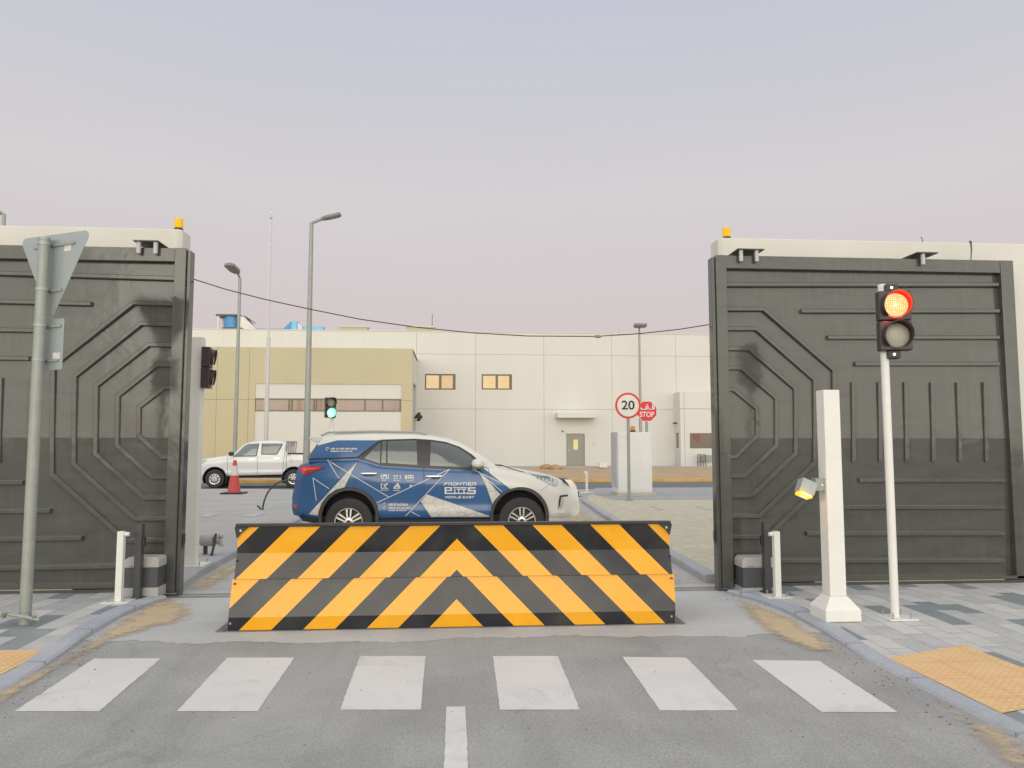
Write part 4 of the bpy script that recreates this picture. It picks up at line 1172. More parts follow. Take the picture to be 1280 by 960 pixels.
MB().prism(poly, 'y', Yr - .5, Yr + .5).build('hood', m_whiteplate, t)
MB().prism([V(307, 396.6, Yr), V(309, 396.4, Yr), V(318, 403, Yr), V(316, 402.6, Yr)], 'y', Yr - .6, Yr + .6).build('vent_flap', m_dark, t)
MB().box(q[0], q[1] + 1.0, Yr - .45, Yr + .45, ztop - .3, q[2] - .001).build('stand', m_dark, t)
t = thing('roof_unit', 'blue wedge-shaped cowl on the building roof', 'roof unit', (V(364, 413, Yr)[0], Yr, ztop - .3), 'roof plant')
MB().prism([V(353, 415, Yr), V(366, 403, Yr), V(366, 415, Yr)], 'y', Yr - .5, Yr + .5).build('slope', m_bluec, t)
mb = MB(); q = rb(366.1, 373, 402.6, 415); mb.box(q[0], q[1], Yr - .5, Yr + .5, ztop - .3, q[3]); mb.build('box', m_cyan, t)
MB().prism([V(373.2, 404, Yr), V(379, 409, Yr), V(379, 415, Yr), V(373.2, 415, Yr)], 'y', Yr - .4, Yr + .4).build('end_panel', m_whiteplate, t)
t = thing('roof_unit', 'low cyan box on the building roof behind the tall lamp', 'roof unit', (V(392, 413, Yr)[0], Yr, ztop - .3), 'roof plant')
q = rb(379.5, 405, 408.8, 415); MB().box(q[0], q[1], Yr - .4, Yr + .4, ztop - .3, q[3]).build('casing', m_cyan, t, bevel=.03)
q = rb(321, 353, 412.6, 415); MB().box(q[0], q[1], Yr - .3, Yr + .3, ztop - .3, q[3] + .05).build('duct', m_bluec, t)
for (p0, p1, lab) in ((425, 460, 'low beige roof box beside the tall lamp'), (509, 543, 'low beige roof box beneath the roof antenna')):
    q = rb(p0, p1, 410, 415); t = thing('roof_box', lab, 'roof box', ((q[0] + q[1]) / 2, Yr, ztop - .3), 'beige boxes on the roof')
    MB().box(q[0], q[1], Yr - .4, Yr + .4, ztop - .3, q[3]).build('casing', m_beige, t)
    MB().box(q[0] - .05, q[1] + .05, Yr - .45, Yr + .45, q[3] + .001, q[3] + .06).build('lid', m_panel, t)
q = V(540, 391, Yr); o = MB().tube([(q[0], Yr + .6, ztop - .3), (q[0], Yr + .6, q[1])], .02, 6).build('roof_antenna', m_dark)
tag(o, 'thin dark antenna standing on the white building roof', 'antenna')
q = V(776, 409, Yr); o = MB().tube([(q[0], Yr + .6, ztop - .3), (q[0], Yr + .6, q[1])], .018, 6).build('roof_antenna', m_galv)
tag(o, 'short pale antenna on the roof left of the far street lamp', 'antenna')

# chair frame in front of the wing, stones and a small white block on the footpath
p = V(879, 585, 47.9)
t = thing('metal_stand', 'thin dark metal stand in front of the wing window', 'stand', (p[0], 47.9, .43))
mb = MB(); w = .35; zt_ = V(879, 568, 47.9)[1]; zm_ = V(879, 577, 47.9)[1]
for sx in (-1, 1):
    for yy in (47.9, 48.4): mb.cyl((p[0] + sx * w / 2, yy, .43), (p[0] + sx * w / 2, yy, zt_), .022, n=6)
for zz in (zm_, zt_): mb.box(p[0] - w / 2, p[0] + w / 2, 47.88, 48.42, zz - .03, zz)
mb.build('frame', m_dark, t)
MB().box(p[0] - .1, p[0] + .13, 47.95, 48.2, zm_ + .02, zm_ + .38).build('valve', m_lamp_grey, t)
MB().box(p[0] + .25, p[0] + .85, 48.3, 48.45, zm_ + .02, zt_ - .05).build('panel_box', m_galv, t)
mb = MB(); rx, ry = V(691, 585, 46)[0], 46.0
for k in range(7):
    bmesh.ops.create_icosphere(mb.bm, subdivisions=2, radius=random.uniform(.15, .3), matrix=Tm(rx + random.uniform(-.5, .5), ry + random.uniform(-.3, .3), .43) @ Matrix.Diagonal((1.3, 1, .8, 1)))
for v in mb.bm.verts: v.co += Vector([random.uniform(-.04, .04) for _ in range(3)])
tag(mb.build('rubble_pile', mat('rubble_tan', (.40, .27, .14), .9, .2, 4)), 'small tan rubble pile left of the grey door', 'rubble')
p = V(754, 585, 46.6); tag(MB().box(p[0] - .25, p[0] + .25, 46.5, 46.85, .4, .72).build('concrete_block', m_whiteplate, bevel=.02), 'small pale block on the footpath right of the grey door', 'block')

# ================================================================== vehicles
def apply_bool(o, cutters):
    for c in cutters:
        md = o.modifiers.new('cut', 'BOOLEAN'); md.operation = 'DIFFERENCE'; md.solver = 'EXACT'; md.object = c
    dg = bpy.context.evaluated_depsgraph_get(); dg.update()
    me = bpy.data.meshes.new_from_object(o.evaluated_get(dg))
    o.modifiers.clear(); old = o.data; o.data = me; me.name = old.name
    for c in cutters: bpy.data.objects.remove(c)
    me.shade_smooth(); me.set_sharp_from_angle(angle=R(32))

class Car:
    """profiles in car coordinates: x forward from the tail, y to the left, z up; near = -1 or +1 is the side towards the road gate"""
    def __init__(s, root, near): s.root = root; s.near = near
    def tub(s, name, m, xr, xf, zb, zs, zc, w, sect, n=44):
        xa = max(x for z, x in xr); xb = min(x for z, x in xf); rings = []
        xmin = min(x for z, x in xr); xmax = max(x for z, x in xf)
        for i in range(n + 1):
            u = i / n; u = u - math.sin(2 * math.pi * u) * .05
            xn = lerp(xmin, xmax, u); B, S, C, W = interp(zb, xn), interp(zs, xn), interp(zc, xn), interp(w, xn)
            half = []
            for fy, fz, top in sect:
                z = lerp(B, S, fz) if not top else lerp(S, C, top)
                x = lerp(interp(xr, z), interp(xf, z), u)
                half.append(Vector((x, W * fy, z)))
            ring = half + [Vector((p.x, -p.y, p.z)) for p in half[::-1] if p.y > 1e-6]
            rings.append(ring)
        o = MB().loft(rings).build(name, m, s.root, local=True, smooth=32)
        return o
    def trees(s, objs):
        vs, fs = [], []
        for o in objs:
            k = len(vs); vs += [v.co.copy() for v in o.data.vertices]; fs += [[i + k for i in p.vertices] for p in o.data.polygons]
        s.bvh = BVHTree.FromPolygons(vs, fs)
    def hit(s, x, z):
        h = s.bvh.ray_cast(Vector((x, s.near * 3, z)), Vector((0, -s.near, 0)))
        return h[0].y if h[0] is not None and h[0].y * s.near > .3 else None
    def skin(s, name, polys, m, off=.003, parent=None, thick=0, grid=.04):
        """a sheet cut to 2-D outlines (x,z) and laid on the near side of the body"""
        bm = bmesh.new()
        for poly in polys:
            vs = [bm.verts.new((p[0], 0, p[1])) for p in poly]
            for t in tessellate_polygon([[Vector((p[0], p[1], 0)) for p in poly]]):
                try: bm.faces.new([vs[i] for i in t])
                except ValueError: pass
        s._lay(bm, off, grid)
        if thick: 
            r = bmesh.ops.extrude_face_region(bm, geom=bm.faces[:])
            for v in [g for g in r['geom'] if isinstance(g, bmesh.types.BMVert)]: v.co.y += s.near * thick
        return s._link(bm, name, m, parent)
    def _lay(s, bm, off, grid):
        xs = [v.co.x for v in bm.verts]; zs = [v.co.z for v in bm.verts]
        if grid:
            for lo, hi, ax in ((min(xs), max(xs), 0), (min(zs), max(zs), 2)):
                k = math.floor(lo / grid) + 1
                while k * grid < hi:
                    co = Vector((0, 0, 0)); co[ax] = k * grid; no = Vector((0, 0, 0)); no[ax] = 1
                    bmesh.ops.bisect_plane(bm, geom=bm.verts[:] + bm.edges[:] + bm.faces[:], plane_co=co, plane_no=no); k += 1
        miss = []
        for v in bm.verts:
            y = s.hit(v.co.x, v.co.z)
            if y is None: miss.append(v)
            else: v.co.y = y + s.near * off
        ok = [v for v in bm.verts if v not in set(miss)]
        for v in miss:
            q = min(ok, key=lambda a: (a.co.x - v.co.x) ** 2 + (a.co.z - v.co.z) ** 2) if ok else None
            v.co.y = q.co.y if q else s.near * .9
    def _link(s, bm, name, m, parent):
        bmesh.ops.recalc_face_normals(bm, faces=bm.faces)
        bm.faces.ensure_lookup_table()
        me = bpy.data.meshes.new(name)
        for f in bm.faces:
            if f.normal.y * s.near < 0 and abs(f.normal.y) > .5 and len(bm.faces) < 4000: f.normal_flip()
        bm.to_mesh(me); bm.free(); me.materials.append(m); me.shade_smooth(); me.set_sharp_from_angle(angle=R(40))
        o = bpy.data.objects.new(name, me); COL.objects.link(o); o.parent = parent or s.root
        return o
    def text(s, name, body, size, x, z, m, sx=1, bold=.0, off=.006, space=1.0):
        cu = bpy.data.curves.new(name, 'FONT'); cu.body = body; cu.size = size; cu.align_x = 'CENTER'; cu.align_y = 'CENTER'; cu.offset = bold; cu.space_character = space
        o = bpy.data.objects.new(name, cu); COL.objects.link(o)
        me = bpy.data.meshes.new_from_object(o.evaluated_get(bpy.context.evaluated_depsgraph_get()))
        bpy.data.objects.remove(o); bpy.data.curves.remove(cu)
        bm = bmesh.new(); bm.from_mesh(me); bpy.data.meshes.remove(me)
        for v in bm.verts: v.co = Vector((x - s.near * v.co.x * sx, 0, z + v.co.y))
        s._lay(bm, off, .1)
        return s._link(bm, name, m, None)
    def line(s, a, b, w):
        d = Vector((b[0] - a[0], b[1] - a[1])).normalized() * w / 2; n = (-d.y, d.x)
        return [(a[0] + n[0], a[1] + n[1]), (a[0] - n[0], a[1] - n[1]), (b[0] - n[0], b[1] - n[1]), (b[0] + n[0], b[1] + n[1])]
    def wheel(s, x, side, r, rim_r, width, y_out, style, lug=0):
        """side +1/-1 = local y side"""
        yo = side * y_out
        M = Tm(x, yo, r) @ (Rx(R(90)) if side < 0 else Rx(R(-90)))      # local +z points outwards
        e = bpy.data.objects.new('wheel', None); 
        tb = MB()
        prof = [(rim_r, -width), (r * .93, -width), (r * .985, -width * .93), (r, -width * .8), (r, -width * .2), (r * .985, -width * .07), (r * .95, -.004), (r * .86, .004), (rim_r * 1.06, 0), (rim_r, -.012)]
        tb.lathe(prof, M, 48, True)
        tyre = tb.build('wheel', m_rubber, s.root, local=True, smooth=35)
        MB().lathe([(rim_r * .995, -.016), (rim_r * .86, -.03), (rim_r * .84, -.10), (.001, -.10)], M, 40, cap=False).build('barrel', m_rimdark, tyre, local=True, smooth=35)
        MB().lathe([(rim_r * 1.0, -.012), (rim_r * 1.0, -.004), (rim_r * .92, -.008), (rim_r * .90, -.02)], M, 48, True).build('rim_lip', m_rim, tyre, local=True, smooth=40)
        mb = MB()
        if style == 'twin':
            for k in range(6):
                Mk = M @ Rz(2 * math.pi * k / 6 + math.pi / 2)
                for q in (-1, 1):
                    mb.prism([(.05, q * .012), (.05, q * .034), (rim_r * .93, q * .050), (rim_r * .93, q * .020)], 'z', -.045, -.014, Mk)
            mb.lathe([(.075, -.05), (.07, -.018), (.03, -.012), (.001, -.012)], M, 24)
        else:
            mb.lathe([(rim_r * .90, -.016), (rim_r * .6, .002), (rim_r * .3, .004), (.001, .004)], M, 40)
        sp = mb.build('spokes', m_rim if style == 'twin' else m_hub, tyre, local=True, smooth=35)
        if style != 'twin':
            mb = MB()
            for k in range(9):
                Mk = M @ Rz(2 * math.pi * k / 9)
                mb.prism([(rim_r * .42, -.012), (rim_r * .42, .012), (rim_r * .80, .034), (rim_r * .80, -.034)], 'z', -.01, .006, Mk)
            mb.build('slots', m_rimdark, tyre, local=True)
            MB().lathe([(rim_r * .2, .005), (rim_r * .18, .010), (.001, .010)], M, 24).build('cap', m_chrome, tyre, local=True)
        else:
            MB().lathe([(.035, -.011), (.032, -.004), (.001, -.004)], M, 20).build('cap', m_rimdark, tyre, local=True)
        return tyre
    def wells(s, body, xs, r, y_in=.52, rz=.40, z=None):
        cs = []
        for x in xs:
            for sd in (1, -1):
                mb = MB(); mb.cyl((x, sd * y_in, z), (x, sd * 1.3, z), r, n=40)
                cs.append(mb.build('cut', m_black, s.root, local=True))
        apply_bool(body, cs)
        for x in xs:
            for sd in (1, -1):
                mb = MB(); n = 24; rr = []
                for i in range(n + 1):
                    a = R(lerp(-25, 205, i / n)); c, q = math.cos(a), math.sin(a)
                    rr.append([(x + c * (r - .006), sd * (y_in + .01), z + q * (r - .006)), (x + c * (r - .006), sd * .885, z + q * (r - .006)), (x + c * (r + .02), sd * .885, z + q * (r + .02)), (x + c * (r + .02), sd * (y_in + .01), z + q * (r + .02))])
                mb.loft(rr)
                mb.cyl((x, sd * (y_in + .008), z), (x, sd * (y_in + .02), z), r - .004, n=32)
                mb.build('wheel_well', m_under, s.root, local=True, smooth=40)
    def arch(s, name, x, zc, r0, r1, m, y_side, a0=-14, a1=194, yw=.09):
        for sd in (1, -1):
            mb = MB(); rings = []
            n = 28
            for i in range(n + 1):
                a = R(lerp(a0, a1, i / n)); c, q = math.cos(a), math.sin(a)
                yo = sd * (y_side + .012)
                rings.append([Vector((x + c * r0, sd * (y_side - yw), zc + q * r0)), Vector((x + c * r0, yo, zc + q * r0)), Vector((x + c * (r0 + .01), yo + sd * .008, zc + q * (r0 + .01))),
                              Vector((x + c * (r1 - .012), yo + sd * .004, zc + q * (r1 - .012))), Vector((x + c * r1, yo - sd * .012, zc + q * r1)), Vector((x + c * r1, sd * (y_side - yw), zc + q * r1))])
            mb.loft(rings).build(name, m, s.root, local=True, smooth=40)

m_rim = mat('alloy_bright', (.70, .68, .63), .25, 0, metal=.9)
m_rimdark = mat('alloy_black', (.018, .017, .016), .35, 0)
m_hub = mat('hubcap_silver', (.62, .62, .62), .35, .05, 20, metal=.3)
m_trim = mat('arch_trim_dark', (.045, .046, .046), .6, .12, 20)
m_carwhite = mat('car_paint_white', (.70, .69, .64), .28, .03, 3, coat=.6)
m_truckwhite = mat('pickup_paint_white', (.74, .735, .72), .3, .03, 3, coat=.5)
m_gap = mat('panel_gap', (.02, .02, .022), .7, 0)
m_vinyl = mat('white_vinyl', (.68, .66, .60), .45, .05, 12)
m_glassd = mat('tinted_side_glass', (.095, .108, .104), .06, .15, 1.5, spec=.9)
m_glassr = mat('dark_rear_glass', (.05, .055, .055), .08, .1, 2, spec=.8)
m_tail = mat('tail_lamp_red', (.50, .015, .02), .12, .12, 14, coat=.8)
m_headl = mat('head_lamp_clear', (.42, .43, .41), .08, .5, 16, coat=.8)
m_under = mat('underbody_black', (.015, .015, .015), .7, 0)

# ---------------- blue and white car
YN = 12.86                                  # distance of its near side
Cx0 = V(435, 680, YN)[0] - 1.04
cp = lambda px, py: (V(px, py, YN)[0] - Cx0, V(px, py, YN)[1])
cc = lambda px, py: (V(px, py, YN + .9)[0] - Cx0, V(px, py, YN + .9)[1])
xz = lambda L, f: [f(*p) for p in L]
zx = lambda L, f: sorted([(f(*p)[1], f(*p)[0]) for p in L])
suv = thing('parked_suv', 'blue and white wrapped sport utility car parked across the road behind the blocker', 'car', (Cx0, YN + .93, 0))
K = Car(suv, -1)
xr = zx([(367, 652), (362.5, 645), (361.2, 635), (361.5, 620), (364, 614), (365, 605), (366, 596), (368, 587), (371, 581), (380, 574), (386, 569)], cp)
xf = zx([(700, 652), (707, 648), (715, 643), (719.3, 637), (719.3, 627), (717.5, 620), (716.6, 612), (713.5, 604), (708, 598), (702, 593), (690, 588)], cc)
xS, xE = xr[3][1], xf[3][1]
zbm = cp(500, 647)[1]
zs = xz([(362, 582), (372, 577), (386, 574), (446, 571.5), (474, 580), (523, 583), (590, 586), (630, 585.5), (648, 588), (668, 592), (690, 598), (704, 604), (712, 610), (722, 616)], cp)
zc = [cp(362, 579), cp(372, 574)] + [(cp(px, 500)[0], interp(zs, cp(px, 500)[0]) + .03) for px in (386, 446, 474, 523, 590)] + xz([(622, 581), (640, 582.2), (671, 585.5), (690, 588.6), (701, 592.5), (709, 598), (716, 606), (722, 612)], cc)
zb = [(0, zbm + .05), (.35, zbm - .02), (.8, zbm - .02), (4.1, zbm - .02), (4.45, zbm - .04), (4.8, zbm - .06)]
wd = [(xS - .05, .66), (xS + .05, .76), (xS + .15, .83), (xS + .3, .875), (xS + .55, .905), (1.1, .925), (2.4, .93), (3.6, .93), (4.0, .915), (4.25, .885), (4.45, .83), (4.58, .75), (4.68, .64), (4.8, .5)]
sect = [(0, 0, 0), (.7, 0, 0), (.93, .0, 0), (.975, .07, 0), (.985, .16, 0), (.965, .24, 0), (.972, .36, 0), (.985, .50, 0), (1.0, .64, 0), (.998, .72, 0), (.980, .80, 0), (.968, .9, 0), (.945, .97, 0), (.915, 1, 0), (.80, 1, .55), (.55, 1, .9), (0, 1, 1)]

m, nt, b = new_mat('car_wrap_blue_white')
vec = coord(nt); sp_ = nt.nodes.new('ShaderNodeSeparateXYZ'); nt.links.new(vec, sp_.inputs[0])
A1, A2 = cp(604, 585), cp(637.5, 611)
kk = (A2[0] - A1[0]) / (A2[1] - A1[1])
bnd = math_n(nt, 'MULTIPLY_ADD', sp_.outputs[2], kk, A1[0] - kk * A1[1])
mx = math_n(nt, 'LESS_THAN', sp_.outputs[0], bnd)
r1, r2, r3 = cp(397, 556.3), cp(415, 551.4), cp(474, 550.2)
k1 = (r2[1] - r1[1]) / (r2[0] - r1[0])
l1 = math_n(nt, 'MULTIPLY_ADD', sp_.outputs[0], k1, r1[1] - k1 * r1[0])
q1, q2 = cp(540, 548.6), cp(601, 574)
l3 = math_n(nt, 'MULTIPLY_ADD', sp_.outputs[0], (q2[1] - q1[1]) / (q2[0] - q1[0]), q1[1] - (q2[1] - q1[1]) / (q2[0] - q1[0]) * q1[0])
lz = math_n(nt, 'MINIMUM', math_n(nt, 'MINIMUM', l1, r3[1]), l3)
mz = math_n(nt, 'LESS_THAN', sp_.outputs[2], lz)
ax_ = math_n(nt, 'LESS_THAN', sp_.outputs[0], cp(620, 600)[0])
mz2 = math_n(nt, 'MULTIPLY', mz, math_n(nt, 'MAXIMUM', ax_, 0))
bm_ = math_n(nt, 'MULTIPLY', mx, mz)
c = mix_n(nt, bm_, (.70, .69, .63), ramp_n(nt, noise_n(nt, vec, 2, 3), [(.3, (.028, .104, .262)), (.7, (.035, .120, .292))]))
nt.links.new(c, b.inputs['Base Color']); b.inputs['Roughness'].default_value = .3
b.inputs['Coat Weight'].default_value = .35; b.inputs['Coat Roughness'].default_value = .08
m_wrap = m
tub = K.tub('body', m_wrap, xr, xf, zb, zs, zc, wd, sect)
ax0, ax1, rw = 1.04, V(652.5, 680, YN)[0] - Cx0, .392
arch_r = .435
K.wells(tub, (ax0, ax1 - .04), .455, .50, z=.465)
# cabin
gr = zx([(384, 576), (390, 563), (396, 554), (399, 549.5), (402, 546)], cp)
gf = zx([(625, 587), (617, 581), (604, 571.5), (590, 562), (572, 552), (560, 547.5), (548, 544.5)], cc)
roof = xz([(392, 548.5), (400, 546.3), (420, 543.4), (470, 541.6), (520, 542.2), (550, 544.6), (575, 550), (600, 558)], cc)
def cabin(name, m, gr, gf, roof, zbelt, halfw, n=40, root=suv, taper_f=.10, taper_r=.07):
    rings = []; zl = min(z for z, x in gr)
    sec = [(.985, 0), (.965, .2), (.925, .45), (.88, .68), (.835, .84), (.79, .91), (.715, .958), (.58, .985), (.3, .998), (0, 1)]
    for i in range(n + 1):
        u = i / n; u = u - math.sin(2 * math.pi * u) * .06
        half = []
        for fy, t in sec:
            z = zl
            for _ in range(4):
                x = lerp(interp(gr, z), interp(gf, z), u); z = lerp(zbelt(x), interp(roof, x), t)
            x = lerp(interp(gr, z), interp(gf, z), u)
            pl = 1 - taper_f * max(0, (u - .75) / .25) ** 2 - taper_r * max(0, (.2 - u) / .2) ** 2
            half.append(Vector((x, fy * halfw * pl, z)))
        rings.append(half + [Vector((p.x, -p.y, p.z)) for p in half[::-1] if p.y > 1e-6])
    return MB().loft(rings).build(name, m, root, local=True, smooth=32)
cab = cabin('cabin', m_wrap, gr, gf, roof, lambda x: interp(zs, x) - .05, .90)
K.trees([tub, cab])
MB().box(.45, 4.35, -.78, .78, .24, zbm + .03).build('underbody', m_under, suv, local=True)
for sd in (-1, 1): MB().box(1.5, ax1 - .5, sd * .86 - .06, sd * .86 + .06, zbm - .09, zbm - .03).build('side_step', m_under, suv, local=True, bevel=.015)
for x in (ax0, ax1):
    K.arch('arch_trim', x if x == ax0 else x - .04, .465, .435, .497, m_trim, .905, -24, 204)
    for sd in (-1, 1): K.wheel(x, sd, rw, .232, .265, .915, 'twin')
# glass
K.skin('window_surround', [xz([(446, 573.3), (476, 549.3), (517, 548.2), (538, 549.4), (557, 552.2), (575, 558.5), (590, 568), (599, 576), (604, 584.5), (590, 588), (523, 585), (475, 582), (460, 576.5)], cp)], mat('gloss_pillar_black', (.03, .03, .031), .38, 0), .004)
K.skin('window', [xz([(455, 573), (474.5, 552.5), (474.5, 579.3), (462, 575.5)], cp)], m_glassd, .008)
K.skin('window', [xz([(477, 551.6), (520, 550.2), (521.5, 581.2), (476.2, 578.5)], cp)], m_glassd, .008)
K.skin('window', [xz([(538, 551.8), (556, 554.2), (573, 559.8), (587, 569), (594, 575.5), (587, 584), (537.5, 582.2)], cp)], m_glassd, .008)
K.skin('window_divider', [xz([(482, 551.5), (483.5, 551.5), (484, 579), (482.5, 579)], cp)], m_gap, .010)
K.skin('quarter_panel_gap', [K.line(cp(384, 574.2), cp(446, 572), .022), K.line(cp(446, 572), cp(474.5, 550), .02)], m_gap, .005)
# rear glass and tail gate
mb = MB()
g0, g1 = cp(384.5, 572.5), cp(396.5, 555)
for sd in (0,):
    vs_ = []
    for (x, z) in (g0, g1):
        vs_.append([(x - .055, y * (1 if z == g0[1] else .93), z) for y in (-.80, -.74, -.4, 0, .4, .74, .80)])
    rows = [[mb.v((p[0] + (.10 if abs(p[1]) > .76 else (.015 if abs(p[1]) > .6 else 0)), p[1], p[2])) for p in r] for r in vs_]
    for i in range(6): mb.face([rows[0][i], rows[0][i + 1], rows[1][i + 1], rows[1][i]])
mb.build('rear_glass', m_glassr, suv, local=True, smooth=40)
sp0, sp1 = cp(381.5, 546.8), cp(402, 544.5)
MB().prism([(sp0[0], sp0[1] - .02), (sp0[0] + .01, sp0[1] + .015), (sp1[0] + .1, sp1[1] + .0), (sp1[0] + .1, sp1[1] - .1), (cp(391, 553)[0], cp(391, 553)[1])], 'y', -.62, .62).build('spoiler', m_carwhite, suv, local=True, bevel=.012)
for sd in (-1, 1):
    MB().tube([(cc(408, 541)[0], sd * .56, cc(408, 544)[1] - .02), (cc(416, 541)[0], sd * .56, cc(416, 541.5)[1]), (cc(470, 540)[0], sd * .56, cc(470, 540)[1]), (cc(525, 540)[0], sd * .56, cc(525, 541)[1]), (cc(536, 544)[0], sd * .56, cc(536, 544.5)[1])], .018, 8).build('roof_rail', mat('rail_silver', (.35, .35, .34), .35, .05, 10, .6), suv, local=True, smooth=50)
K.skin('tail_lamp', [xz([(369, 583), (385, 582.4), (405, 583), (398, 587), (389, 590.5), (379.5, 594.6), (374, 591)], cp)], m_tail, .006, thick=.012)
K.skin('tail_lamp_inner', [xz([(374, 585), (401, 584.2), (390, 587.2), (378, 589)], cp)], mat('tail_lamp_bright', (.75, .10, .10), .15, .1, 20, coat=.8), .020)
K.skin('rear_reflector', [xz([(364, 631), (370, 633), (370, 637), (364, 635.5)], cp)], m_tail, .006, thick=.004)
K.skin('bumper_crease', [K.line(cp(363, 617), cp(372, 618), .015), K.line(cp(366, 600), cp(368, 612), .02)], mat('crease_grey', (.10, .13, .19), .5, 0), .003)
MB().prism([cp(372, 646), cp(400, 650), cp(398, 656), cp(378, 652)], 'y', -.85, .85).build('rear_valance', m_under, suv, local=True)
# door lines and handles
gaps = [K.line(cp(529.5, 585), cp(530, 610), .009), K.line(cp(530, 610), cp(530, 646), .009), K.line(cp(443.5, 598), cp(443.5, 606), .007),
        K.line(cp(611, 586), cp(611.5, 640), .008), K.line(cp(611, 586), cp(604, 583), .008)]
for gq in gaps: K.skin('door_gap', [gq], mat('door_gap_blue', (.03, .06, .12), .6, 0), .004)
hood = [(607, 581), (628, 582), (640, 586.2), (652, 589.8), (666, 592.5)]
K.skin('hood_gap', [K.line(cp(*a), cp(*b_), .014) for a, b_ in zip(hood[1:], hood[2:])], m_gap, .004)
for hx, hy in ((461, 592), (543, 595.5)):
    x, z = cp(hx, hy); y = K.hit(x, z)
    mb = MB(); mb.lathe([(.02, -.135), (.028, -.09), (.03, 0), (.028, .09), (.02, .135)], Tm(x, y - .022, z) @ Ry(R(90)) @ Matrix.Diagonal((.75, .8, 1, 1)), 12)
    mb.build('door_handle', m_chrome, suv, local=True, smooth=50)
    K.skin('handle_recess_shade', [[(x + .12 * math.cos(R(a)), z - .012 + .035 * math.sin(R(a))) for a in range(0, 360, 24)]], mat('recess_shade_blue', (.015, .05, .12), .5, 0), .003)  # flat darker blue patch: shade of the handle hollow put into the colour
# mirror
x, z = cp(597, 580)
mb = MB(); bmesh.ops.create_icosphere(mb.bm, subdivisions=3, radius=1, matrix=Tm(x, -1.03, z + .005) @ Matrix.Diagonal((.105, .09, .085, 1)))
mi = mb.build('side_mirror', m_carwhite, suv, local=True, smooth=60)
MB().box(x - .10, x + .10, -1.11, -.97, z - .085, z - .035).build('mirror_base', mat('mirror_brown', (.16, .12, .06), .25, .1, 20, .4), mi, local=True, bevel=.02)
MB().box(x - .03, x + .05, -.99, -.84, z - .075, z - .03).build('mirror_stalk', m_black, mi, local=True, bevel=.01)
# front lamps, grille, fog lamp
K.skin('head_lamp', [xz([(665, 593), (678, 594.5), (692, 597.5), (702.5, 600.5), (701.5, 605.5), (697, 608), (690, 606), (679, 600.5)], cp)], m_headl, .006, thick=.01)
K.skin('head_lamp_brow', [xz([(665, 592.8), (678, 594.2), (692, 597), (691, 599.5), (679, 597.5)], cp)] + [K.line(cp(672 + 5 * i, 598 + 1.2 * i), cp(675 + 5 * i, 594.5 + 1.1 * i), .02) for i in range(5)], mat('lamp_bezel', (.10, .115, .13), .3, 0), .02)
K.skin('fog_lamp_surround', [xz([(701.5, 620), (714, 619.6), (714, 622), (703.8, 622.3), (702, 632), (699.5, 636.5), (700, 628)], cp)], m_black, .006)
K.skin('fog_chrome', [xz([(705, 624), (708, 623.5), (706, 632), (702.5, 638.5), (699.5, 639.5), (699.2, 637), (703, 633)], cp)], m_chrome, .012)
K.skin('bumper_gap', [K.line(cp(676.5, 613.5), cp(688, 606), .008)], mat('soft_gap', (.35, .34, .30), .6, 0), .004)
xg = cc(716, 612)[0]
gz = [lerp(cc(0, 620)[1], cc(0, 600.5)[1], k / 6) for k in range(7)]
MB().prism([(interp(xf, z) + .010, z) for z in gz] + [(interp(xf, z) - .1, z) for z in gz[::-1]], 'y', -.40, .40).build('grille', m_black, suv, local=True)
for sd in (-1, 1): MB().prism([(interp(xf, z) + .018, z) for z in gz] + [(interp(xf, z) - .1, z) for z in gz[::-1]], 'y', *sorted((sd * .402, sd * .44))).build('grille_chrome', m_chrome, suv, local=True)
MB().box(xg + .02, xg + .065, -.26, .26, cc(0, 640)[1], cc(0, 631)[1]).build('front_plate', m_black, suv, local=True, bevel=.005)
MB().tube([(cc(621, 581)[0] - .05, -.45, cc(621, 580.5)[1]), (cc(629, 581)[0] - .05, -.5, cc(629, 581)[1])], .012, 6).build('wiper', m_black, suv, local=True)
# wrap graphics
L = K.line; wl = .012
K.skin('wrap_lines', [L(cp(408.5, 575), cp(486, 621.5), wl), L(cp(408.5, 575), cp(423.5, 598), wl), L(cp(390.5, 597.5), cp(411, 611), wl), L(cp(390.5, 597.5), cp(394.5, 626), wl),
                      L(cp(471, 628.5), cp(561, 587), wl), L(cp(562, 586.5), cp(507, 645), wl), L(cp(514, 639.5), cp(525, 646), wl), L(cp(512, 607), cp(515, 607.5), .03),
                      L(cp(591, 587), cp(625, 603), wl), L(cp(594, 587), cp(627.5, 614.5), wl)], m_vinyl, .005)
crackm, nt, b = new_mat('white_vinyl_crackle')
vec = coord(nt); vo = nt.nodes.new('ShaderNodeTexVoronoi'); vo.feature = 'DISTANCE_TO_EDGE'; vo.inputs['Scale'].default_value = 7; nt.links.new(vec, vo.inputs['Vector'])
c = mix_n(nt, ramp_n(nt, vo.outputs['Distance'], [(0, .75), (.035, 0)]), (.68, .66, .59), (.22, .21, .18)); nt.links.new(c, b.inputs['Base Color']); b.inputs['Roughness'].default_value = .4
K.skin('wrap_shard', [xz([(446, 577.5), (430.5, 609), (419, 612.4), (409, 619.3), (401, 630), (397.3, 641), (396.8, 645), (385, 643)], cp)], crackm, .009)
K.skin('wrap_shard', [xz([(533.5, 618), (612, 645), (612, 646.5), (539, 646.5), (526, 627)], cp)], crackm, .009)
K.skin('wrap_shard', [xz([(598, 588), (625, 618), (616.5, 632), (607, 606)], cp)], crackm, .0045)
